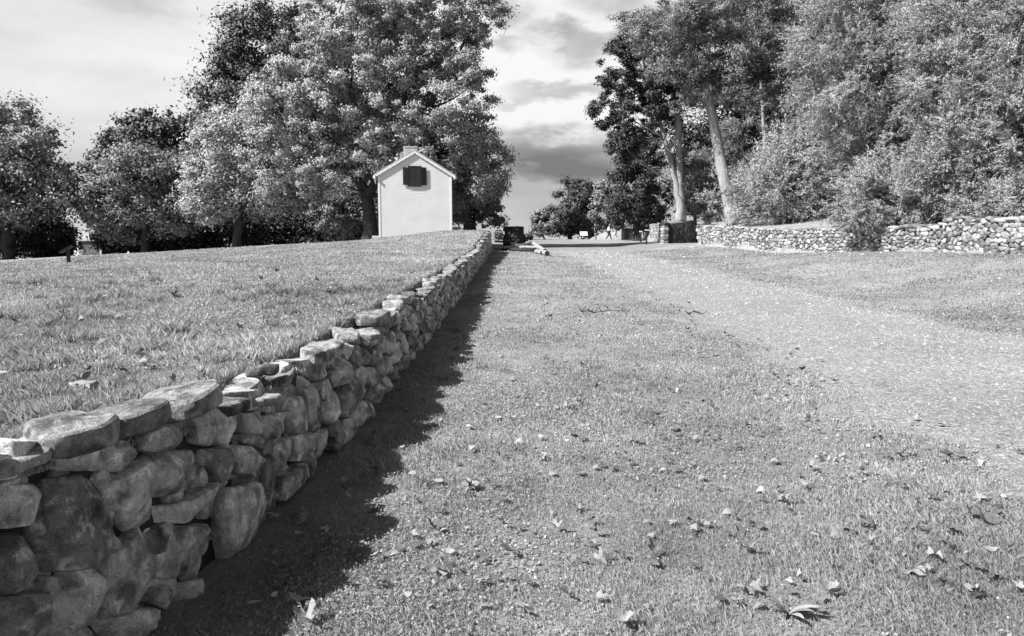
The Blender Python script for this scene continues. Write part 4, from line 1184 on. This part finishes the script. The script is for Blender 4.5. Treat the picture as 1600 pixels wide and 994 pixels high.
# right side
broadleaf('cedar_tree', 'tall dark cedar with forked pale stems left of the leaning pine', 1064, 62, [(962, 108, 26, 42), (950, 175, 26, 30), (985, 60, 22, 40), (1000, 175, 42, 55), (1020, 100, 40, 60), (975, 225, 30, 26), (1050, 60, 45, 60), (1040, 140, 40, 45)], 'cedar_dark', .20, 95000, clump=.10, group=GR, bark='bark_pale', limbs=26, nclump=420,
    trunk=[([(1063, 350, 0), (1062, 320, 0), (1056, 285, 0), (1038, 215, 0), (1012, 130, 0), (1000, 70, 0)], [.42, .33, .22, .17, .12, .04]),
           ([(1066, 350, .1), (1064, 320, .1), (1062, 280, .1), (1060, 200, .1), (1052, 100, .1), (1050, 20, 0)], [.38, .33, .28, .24, .16, .05])])
broadleaf('cedar_tree', 'dark low cedar mass behind the gateway and walkers', 995, 74, [(988, 290, 42, 52), (1012, 325, 36, 36), (1000, 250, 36, 36), (965, 325, 22, 34)], 'cedar_dark', .24, 26000, clump=.12, group=GR, trunk_r=.4)
pine('pine_tree', 'leaning pine with a long bare pale trunk above the gate wall', 1143, 48, [(1060, 110, 50, 45), (1130, 95, 62, 42), (1195, 75, 55, 45), (1045, 45, 60, 40), (1140, 25, 90, 40), (1225, 115, 32, 45), (1085, 150, 32, 22), (1180, 150, 40, 25)],
     [(1145, 350, 0, .44), (1139, 318, 0, .36), (1122, 230, 0, .33), (1103, 130, 0, .27), (1094, 60, 0, .2), (1085, -20, 0, .08)])
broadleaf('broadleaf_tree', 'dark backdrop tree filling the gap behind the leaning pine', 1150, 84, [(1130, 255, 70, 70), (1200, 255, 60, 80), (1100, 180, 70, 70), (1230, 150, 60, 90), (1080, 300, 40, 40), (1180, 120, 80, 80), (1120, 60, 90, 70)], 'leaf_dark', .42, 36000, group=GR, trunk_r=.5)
pine('pine_tree', 'soft lit pine boughs behind the bare trunk', 1180, 62, [(1100, 262, 32, 24), (1168, 215, 38, 34), (1130, 235, 40, 26), (1190, 175, 34, 24), (1180, 290, 30, 50), (1150, 300, 28, 34)],
     [(1196, 345, 0, .2), (1196, 250, 0, .16), (1190, 150, 0, .12), (1185, 60, 0, .04)], tufts=240, per=70, needle=.2, nl=0)
plume_tree('juniper_shrub', 'small rounded juniper at the foot of the bare pine trunk', 1112, 53, [(1112, 322, 22, 22), (1130, 335, 16, 12), (1165, 325, 18, 16)], n=22000, q=.034, plume=.6, trunk_r=.06, limbs=8)
broadleaf('broadleaf_tree', 'bushy light-leaved tree behind the forked cedar', 1088, 66, [(1085, 285, 26, 38), (1105, 320, 26, 24), (1075, 250, 22, 24)], 'leaf_mid', .2, 12000, group=GR, trunk_r=.2)
broadleaf('broadleaf_tree', 'dark backdrop tree added to darken the gaps between the right cedars', 1450, 56, [(1330, 200, 90, 110), (1450, 200, 110, 110), (1560, 220, 110, 110), (1400, 80, 120, 90), (1540, 80, 120, 100), (1300, 300, 80, 40), (1440, 310, 100, 40)], 'leaf_dark', .34, 60000, group=GR, trunk_r=.4)  # added tree, its near-black leaves stand in for shade between the cedars
broadleaf('broadleaf_tree', 'large oak with a thick dark trunk high behind the cedars', 1275, 50, [(1300, 20, 110, 60), (1420, 0, 120, 70), (1560, 40, 110, 90), (1220, 0, 70, 40), (1380, -90, 200, 80), (1640, 100, 90, 100)], 'leaf_dark', .22, 60000, group=GR,
    trunk=[([(1285, 350, 0), (1280, 200, 0), (1272, 60, 0), (1268, 0, 0), (1262, -100, 0)], [.7, .6, .5, .48, .3]), ([(1271, 30, 0), (1230, 18, -.5), (1180, 20, -1), (1120, 12, -1.5)], [.2, .15, .11, .05])])
plume_tree('cedar_tree', 'low layered cedar with pointed side boughs nearest the pine', 1232, 44, [(1215, 300, 62, 40), (1262, 255, 58, 55), (1292, 205, 40, 42), (1188, 325, 40, 20), (1270, 325, 60, 26), (1170, 298, 32, 13), (1205, 262, 34, 16), (1240, 222, 36, 18)], n=120000, q=.032, group=GR, plume=.95)
plume_tree('cedar_tree', 'tall pale feathery cedar dominating the middle of the right bank', 1362, 36, [(1325, 130, 66, 87), (1300, 60, 51, 60), (1400, 55, 78, 78), (1420, 165, 69, 69), (1350, 235, 60, 51), (1400, -50, 110, 64), (1282, 160, 33, 46), (1330, -20, 55, 55), (1390, 235, 46, 46), (1370, 100, 55, 64)], n=270000, q=.027, group=GR, trunk_r=.22, plume=.8)
plume_tree('cedar_tree', 'short bushy cedar spilling over the pale stone wall', 1400, 28.6, [(1398, 320, 80, 48), (1345, 312, 44, 38), (1445, 305, 52, 50), (1440, 366, 58, 26), (1425, 348, 76, 20), (1350, 342, 40, 12), (1400, 275, 55, 30)], n=130000, q=.021, group=GR, trunk_r=.15, plume=.55)
plume_tree('cedar_tree', 'tall cedar behind the stepped wall near the right edge', 1510, 27.2, [(1500, 205, 61, 57), (1540, 285, 54, 39), (1480, 120, 54, 54), (1575, 225, 45, 62), (1520, 322, 50, 16), (1590, 120, 45, 70), (1490, 265, 39, 36), (1510, 20, 73, 65)], n=270000, q=.021, group=GR, trunk_r=.2, plume=.6)
plume_tree('cedar_tree', 'large cedar partly cut off by the right edge', 1650, 24.6, [(1650, 200, 76, 126), (1622, 305, 50, 28), (1650, 50, 81, 90)], n=120000, q=.021, group=GR, trunk_r=.35, plume=.6)
plume_tree('cedar_tree', 'cedar boughs filling between the pine and the tall feathery cedar', 1300, 47, [(1270, 130, 50, 70), (1255, 60, 50, 60), (1300, 200, 50, 60), (1440, 240, 60, 60), (1470, 60, 60, 80)], n=90000, q=.036, group=GR, plume=.95)
# ------------------------------------------------------------------ fallen leaves, twigs, weeds
def leaf_mesh(seed, curl, fold, lob):
    rng = random.Random(seed); bm = bmesh.new()
    n = 30; rings = [0, .35, .7, 1.0]; vs = []
    lr = [rng.uniform(.55, 1.1) for _ in range(n)]; lr = [(lr[i - 1] + 2 * lr[i] + lr[(i + 1) % n]) / 4 for i in range(n)]
    def P(a, r):
        k = .5 + .5 * abs(math.cos(a * lob / 2)) ** 1.3
        if abs(((a + math.pi) % (2 * math.pi)) - math.pi) > 2.7: k *= .6
        k *= lr[int(round(a / (2 * math.pi) * n)) % n] * (1 + .08 * math.sin(a * 13 + seed))
        x, y = math.cos(a) * r * k, math.sin(a) * r * k * (.72 + .06 * (seed % 4))
        z = curl * (x * x * .6 * (1 + math.sin(seed * 3)) + y * y * 1.3) + fold * abs(y) + .10 * math.sin(3 * a + seed) * r * r
        return (x, y, z)
    c = bm.verts.new((0, 0, 0))
    for r in rings[1:]: vs.append([bm.verts.new(P(2 * math.pi * j / n, r)) for j in range(n)])
    for j in range(n):
        bm.faces.new((c, vs[0][j], vs[0][(j + 1) % n]))
        for i in range(len(vs) - 1): bm.faces.new((vs[i][j], vs[i + 1][j], vs[i + 1][(j + 1) % n], vs[i][(j + 1) % n]))
    # stalk
    a = [bm.verts.new(p) for p in ((-.5, .02, .02), (-.5, -.02, .02), (-1.25, -.012, .18), (-1.25, .012, .18))]
    bm.faces.new(a)
    me = bpy.data.meshes.new('leaf'); bm.to_mesh(me); bm.free()
    me.polygons.foreach_set('use_smooth', np.ones(len(me.polygons), bool)); return me
LV = [(leaf_mesh(1, .4, .2, 5), 'pale', 'cupped'), (leaf_mesh(2, -.4, .05, 5), 'pale', 'arched'), (leaf_mesh(3, .6, .5, 3), 'pale', 'curled'), (leaf_mesh(4, .08, -.06, 5), 'pale', 'nearly flat'),
      (leaf_mesh(5, .35, .2, 5), 'dark', 'cupped'), (leaf_mesh(6, -.5, .1, 3), 'dark', 'arched'), (leaf_mesh(7, .5, .55, 5), 'dark', 'crumpled')]
for me, tone, st in LV: me.materials.append(M['dryleaf' if tone == 'pale' else 'dryleaf_dark'])
def put_leaf(x, y, k, size, rz, tx, ty, label=None):
    me, tone, st = LV[k]
    o = bpy.data.objects.new('fallen_leaf', me); COL.objects.link(o)
    o.location = (x, y, H(x, y) + .03 + size * .14); o.scale = (size,) * 3; o.rotation_euler = (tx, ty, rz)
    u = x - float(xw(y)); l, r = road_edges(np.array(y))
    if u < -.1: zone = 'lawn above the wall'
    elif u < .62: zone = 'strip of shade below the wall'
    elif x > l - .35: zone = 'edge of the gravel lane'
    else: zone = 'sunny grass verge'
    far = 'close by' if y < 4.5 else ('farther off' if y < 9 else 'in the distance')
    lab = label or f'{tone} {st} leaf lying {far} on the {zone}'
    tag(o, lab, 'leaf', f'{tone} {st} leaves {far} on the {zone}' if not label else 'fallen leaves on the grass')
hero = [(1425, 905, 1, .075, 'large pale fallen leaf lying flat near the bottom right corner'), (1165, 930, 1, .07, None), (1485, 840, 4, .065, None), (1535, 825, 6, .08, 'dark leaf standing upright on the grass at the right'), (940, 885, 1, .06, None), (1020, 888, 5, .05, None),
        (1082, 893, 5, .045, None), (1330, 840, 5, .055, None), (925, 822, 4, .05, None), (1170, 870, 2, .06, None), (1257, 768, 2, .04, None), (1348, 745, 6, .05, None), (1410, 768, 4, .055, None), (1095, 755, 1, .05, None), (1210, 728, 3, .06, None),
        (870, 835, 2, .05, None), (795, 875, 6, .06, None), (735, 770, 3, .09, 'pale leaf stretched out on the grass just right of the wall shadow'), (755, 920, 1, .05, None), (820, 965, 3, .07, None), (465, 952, 3, .08, 'large pale leaf lying in the wall shadow near the bottom'), (480, 980, 2, .07, None),
        (430, 815, 1, .05, None), (510, 835, 1, .05, None), (540, 758, 3, .06, None), (550, 785, 2, .045, None), (440, 900, 2, .05, None), (1210, 592, 6, .05, None), (1270, 640, 5, .05, None), (1480, 720, 4, .07, None), (1385, 720, 4, .07, None), (940, 732, 5, .055, None),
        (1015, 665, 5, .05, None), (780, 720, 6, .055, None), (1125, 575, 5, .055, None), (1045, 615, 6, .05, None), (825, 628, 1, .05, None), (1035, 690, 4, .05, None), (130, 605, 2, .06, None), (235, 580, 1, .075, None), (270, 467, 6, .11, None), (300, 478, 1, .07, None), (390, 432, 5, .09, None), (432, 428, 6, .09, None), (225, 572, 3, .06, None), (480, 455, 5, .07, None), (30, 510, 5, .08, None), (235, 527, 5, .07, None), (300, 552, 3, .06, None), (100, 500, 6, .07, None), (975, 985, 2, .06, None)]
for px, py, k, s, lab in hero:
    g = ground_px(px, py)
    if g: put_leaf(g[0], g[1], k, s * .85, RNG.uniform(0, 6.28), RNG.normal(0, .25), RNG.normal(0, .25) - (.9 if 'upright' in (lab or '') else 0), lab)
cnt = 0
while cnt < 235:
    xx, yy = cone_points(1, 2.7, 16, 36); x, y = float(xx[0]), float(yy[0])
    u = x - float(xw(y)); l, r = road_edges(np.array(y))
    if -.35 < u < .08 or x > l + .5 or x < -14: continue
    if u < 0 and random.random() < .35: continue
    k = int(RNG.choice(7, p=[.09, .10, .16, .07, .20, .17, .21]))
    put_leaf(x, y, k, float(RNG.uniform(.022, .05)) * (1 + .035 * y), RNG.uniform(0, 6.28), RNG.normal(0, .3), RNG.normal(0, .3)); cnt += 1
def litter():
    n = 1500
    x, y = cone_points(n, 2.7, 26, 42); u = x - xw(y); l, r = road_edges(y)
    k = ((u > .1) | (u < -.35)) & (x < l + .6) & (x > -16) & (RNG.random(n) < np.where(u < 0, .5, .75)); x, y, u = x[k], y[k], u[k]; n = len(x)
    z = Hz(x, y) + .022 + .0006 * y; sz = RNG.uniform(.011, .027, n) * (1 + .06 * y); a = RNG.uniform(0, 6.28, n)
    cu = RNG.normal(.1, .55, n); tl = RNG.normal(0, .35, n); w = RNG.uniform(.35, .8, n)
    V = np.empty((n, 8, 3), np.float32); t_ = np.array([-1, -.35, .35, 1.0]); wd = np.array([.25, 1, .85, .12])
    for i in range(4):
        for j, sg in enumerate((-1, 1)):
            lx = t_[i] * sz; ly = sg * wd[i] * w * sz * RNG.uniform(.75, 1.2, n)
            V[:, i * 2 + j, 0] = x + lx * np.cos(a) - ly * np.sin(a); V[:, i * 2 + j, 1] = y + lx * np.sin(a) + ly * np.cos(a)
            V[:, i * 2 + j, 2] = z + cu * lx ** 2 / sz + np.abs(cu) * np.abs(ly) * .5 + tl * ly + sz * .1
    b = np.arange(n) * 8; Fc = np.concatenate([np.stack([b + 2 * i, b + 2 * i + 1, b + 2 * i + 3, b + 2 * i + 2], 1) for i in range(3)])
    me = np_mesh('leaf_litter', V.reshape(-1, 3), Fc, 4, np.repeat(RNG.beta(.9, 1.2, n), 8), smooth=True)
    tag(link('leaf_litter', me, mat_leaf('small_dry_leaf', .03, .34, .1, .7)), 'small dry leaf litter scattered through the grass', 'leaf litter', kind='stuff')
litter()
def twig(px, py, w_px, label, seed):
    g = ground_px(px, py); rng = random.Random(seed); L = w_px * mpp(g[1])
    root = empty('fallen_twig', (g[0], g[1], H(*g) + .03), label, 'twig', 'dead twigs on the verge', rng.uniform(-.15, .15))
    m = MB(); pts = [Vector((-L / 2 + L * i / 7, rng.uniform(-.03, .03), rng.uniform(-.01, .03))) for i in range(8)]
    m.tube(pts, [.012 * (1 - i / 10) for i in range(8)], 6); m.build('stem', M['bark'], root)
    for i in range(14):
        p = pts[rng.randint(0, 7)]; q = p + Vector((rng.uniform(-.12, .12), rng.uniform(-.1, .1), rng.uniform(.0, .1))) * (L / .7)
        MB().tube([p, p.lerp(q, .5) + Vector((0, 0, .01)), q], [.006, .005, .002], 5).build('side_twig', M['bark'], root)
twig(945, 490, 75, 'bare dead twig with many short side shoots lying on the verge', 3)
twig(1088, 493, 30, 'smaller dead twig near the lane edge right of the larger twig', 4)
def weed(px, py, r, label, seed, nl=13, mat='clover'):
    g = ground_px(px, py); rng = random.Random(seed)
    root = empty('weed_plant', (g[0], g[1], H(*g)), label, 'weed', 'broad-leaved weeds in the grass')
    for i in range(nl):
        a = rng.uniform(0, 6.28); L = r * rng.uniform(.6, 1.15); el = rng.uniform(.5, 1.25); w = L * .09
        m = MB(); m.cur = rng.random(); prev = None
        for j in range(6):
            t = j / 5; hz = L * t * math.cos(el * (1 - .45 * t)); z = L * t * math.sin(el * (1 - .45 * t))
            ww = w * math.sin(math.pi * min(1, .12 + t * .86)) + .0006
            c = Vector((math.cos(a) * hz, math.sin(a) * hz, z)); s_ = Vector((-math.sin(a), math.cos(a), .25)) * ww
            ids = (m.vert(c - s_), m.vert(c + s_))
            if prev: m.f.append((prev[0], prev[1], ids[1], ids[0]))
            prev = ids
        m.build('leaf_blade', M[mat], root, smooth=True)
weed(1232, 965, .13, 'long-leaved weed rosette rising from the grass near the bottom edge', 2)
weed(905, 800, .07, 'small weed tuft on the sunny verge left of centre', 5, 9)
weed(1215, 785, .06, 'low dark weed tuft on the right half of the verge', 6, 10)
weed(150, 545, .13, 'grassy weed clump on the lawn just above the wall', 7, 14)
weed(490, 560, .09, 'drooping weed tuft growing on top of the wall', 8, 10)
weed(180, 500, .12, 'weed clump on the left lawn farther from the wall', 9, 12)
def fieldstone(px, py, s, label):
    g = ground_px(px, py); m = MB(); rng = random.Random(px)
    slab(m, (0, 0, .02), 1, 0, s, s * .7, s * .45, rng, n=14, pw=2.5)
    o = m.build('loose_stone', M['stone_pale'], smooth=True); o.location = (g[0], g[1], H(*g)); tag(o, label, 'stone')
fieldstone(133, 612, .12, 'pale loose stone on the lawn behind the nearest capstones')

# ------------------------------------------------------------------ light, sky, camera
SUNAZ = Vector((-.885, -.465)).normalized(); EL = R(44)
to_sun = Vector((SUNAZ.x * math.cos(EL), SUNAZ.y * math.cos(EL), math.sin(EL)))
sd = bpy.data.lights.new('sun', 'SUN'); sd.energy = 5.0; sd.angle = R(.53); sd.color = (1, 1, 1)
so = bpy.data.objects.new('sun', sd); COL.objects.link(so); so.rotation_euler = (-to_sun).to_track_quat('-Z', 'Y').to_euler(); so.location = (-20, -20, 40)
EXPO = 1.25
w = bpy.data.worlds.new('World'); S.world = w; w.use_nodes = True
t = NT(w.node_tree)
out = t.n('ShaderNodeOutputWorld'); bg = t.n('ShaderNodeBackground'); bg.inputs['Strength'].default_value = .07
t.l(bg.outputs[0], out.inputs[0])
sky = t.n('ShaderNodeTexSky'); sky.sky_type = 'NISHITA'; sky.sun_disc = False; sky.sun_elevation = EL
sky.sun_rotation = math.atan2(to_sun.x, to_sun.y); sky.air_density = 1; sky.dust_density = 1
sep = t.n('ShaderNodeSeparateColor'); t.l(sky.outputs[0], sep.inputs[0])
base = t.m('MULTIPLY', sep.outputs[0], 1.15)            # red-filtered black and white sky
tc = t.n('ShaderNodeTexCoord'); sx = t.n('ShaderNodeSeparateXYZ'); t.l(tc.outputs['Generated'], sx.inputs[0])
X, Y, Z = sx.outputs
el = t.m('MULTIPLY', t.m('ARCSINE', Z), 180 / math.pi)
az = t.m('MULTIPLY', t.m('ARCTAN2', X, Y), 180 / math.pi)
cv = t.n('ShaderNodeCombineXYZ'); t.l(t.m('MULTIPLY', az, .042), cv.inputs[0]); t.l(t.m('MULTIPLY', el, .10), cv.inputs[1])
n1 = t.noise(cv.outputs[0], 1.6, 6, .5, .0); cv2 = t.n('ShaderNodeVectorMath'); cv2.operation = 'ADD'; t.l(cv.outputs[0], cv2.inputs[0]); cv2.inputs[1].default_value = (4.3, 2.2, 0)
n2 = t.noise(cv2.outputs[0], 1.6, 6, .6, .4)
elw = t.m('ADD', el, t.m('MULTIPLY', t.m('SUBTRACT', n1, .5), 8.0))
pos = t.m('MULTIPLY_ADD', elw, 1 / 30, 5 / 30)       # -5..25 deg -> 0..1
def e(x): return (x + 5) / 30
ws = t.n('ShaderNodeVectorMath'); ws.operation = 'ADD'; t.l(cv.outputs[0], ws.inputs[0]); ws.inputs[1].default_value = (11.3, 7.2, 0)
n3 = t.noise(ws.outputs[0], 4.5, 6, .58); n4 = t.noise(cv2.outputs[0], 4.0, 6, .58)
elw2 = t.m('ADD', el, t.m('MULTIPLY', t.m('SUBTRACT', n3, .5), 5.0)); azw = t.m('ADD', az, t.m('MULTIPLY', t.m('SUBTRACT', n4, .5), 7.0))
G1 = t.ramp(t.m('MULTIPLY_ADD', el, 1 / 30, 5 / 30), [(e(-5), .60), (e(2.0), .55), (e(4.2), .50), (e(6.5), .92), (e(9), 1.0), (e(17), .92), (e(25), .5)])
for (lx, ly, sx_, sy_, dv) in ((862, 238, 115, 24, .50), (905, 272, 100, 14, .24), (893, 150, 85, 13, .42), (812, 165, 40, 7, .26), (800, 90, 24, 9, .30), (915, 92, 50, 22, .42), (855, 72, 36, 13, .36), (955, 20, 60, 26, .40), (790, 35, 34, 30, .38), (60, 30, 190, 45, .26), (250, 10, 60, 20, .2), (180, 120, 120, 20, .12)):
    la = math.degrees((lx - 800) / F); le = math.degrees((355 - ly) / F)
    if lx < 400: la = math.degrees(math.atan((lx - 800) / F)); le = le * .85
    a_ = t.m('POWER', t.m('MULTIPLY', t.m('SUBTRACT', azw, la), 1 / math.degrees(sx_ / F)), 2)
    b_ = t.m('POWER', t.m('MULTIPLY', t.m('SUBTRACT', elw2, le), 1 / math.degrees(sy_ / F)), 2)
    g_ = t.m('EXPONENT', t.m('MULTIPLY', t.m('POWER', t.m('ADD', a_, b_), 1.5), -.8))
    G1 = t.m('SUBTRACT', G1, t.m('MULTIPLY', g_, dv))
G1 = t.m('ADD', G1, t.m('MULTIPLY', t.m('SUBTRACT', n3, .5), .3))
G1 = t.m('MINIMUM', t.m('MAXIMUM', G1, .22), .95)
L1 = t.ramp(n2, [(.32, .58), (.5, .74), (.62, .9)])
fl = t.m('SMOOTH_MIN', 1, 1, .1)
mr = t.n('ShaderNodeMapRange'); mr.interpolation_type = 'SMOOTHSTEP'; t.l(az, mr.inputs[0]); mr.inputs[1].default_value = -4; mr.inputs[2].default_value = -15
L1 = t.m('ADD', t.m('MULTIPLY', L1, .45), t.m('MULTIPLY', G1, .55))
mix1 = t.m('ADD', t.m('MULTIPLY', G1, t.m('SUBTRACT', 1, mr.outputs[0])), t.m('MULTIPLY', L1, mr.outputs[0]))
# clouds fade out overhead and behind
fe = t.n('ShaderNodeMapRange'); fe.interpolation_type = 'SMOOTHSTEP'; t.l(el, fe.inputs[0]); fe.inputs[1].default_value = 34; fe.inputs[2].default_value = 20
fy = t.n('ShaderNodeMapRange'); fy.interpolation_type = 'SMOOTHSTEP'; t.l(Y, fy.inputs[0]); fy.inputs[1].default_value = .2; fy.inputs[2].default_value = .6
cm = t.m('MULTIPLY', fe.outputs[0], fy.outputs[0])
cloud = t.m('MULTIPLY', mix1, 1 / (.07 * 2 ** EXPO))
tot = t.m('ADD', t.m('MULTIPLY', base, t.m('SUBTRACT', 1, cm)), t.m('MULTIPLY', cloud, cm))
t.l(tot, bg.inputs['Color'])

cd = bpy.data.cameras.new('camera'); cam = bpy.data.objects.new('camera', cd); COL.objects.link(cam)
cd.sensor_width = 36; cd.lens = F / 1600 * 36; cd.clip_end = 3000; cd.clip_start = .05
cam.location = (0, 0, CAMZ); cam.rotation_euler = (math.pi / 2 - PITCH, 0, 0)
S.camera = cam
S.view_settings.view_transform = 'Standard'; S.view_settings.look = 'None'; S.view_settings.exposure = EXPO; S.view_settings.gamma = 1
try: S.view_settings.use_curve_mapping = False
except Exception: pass
S.cycles.max_bounces = 5; S.cycles.diffuse_bounces = 2; S.cycles.transmission_bounces = 3; S.cycles.glossy_bounces = 2
S.cycles.use_denoising = True
try: S.cycles.denoiser = 'OPENIMAGEDENOISE'; S.cycles.denoising_input_passes = 'RGB_ALBEDO_NORMAL'; S.cycles.denoising_prefilter = 'ACCURATE'
except Exception: pass
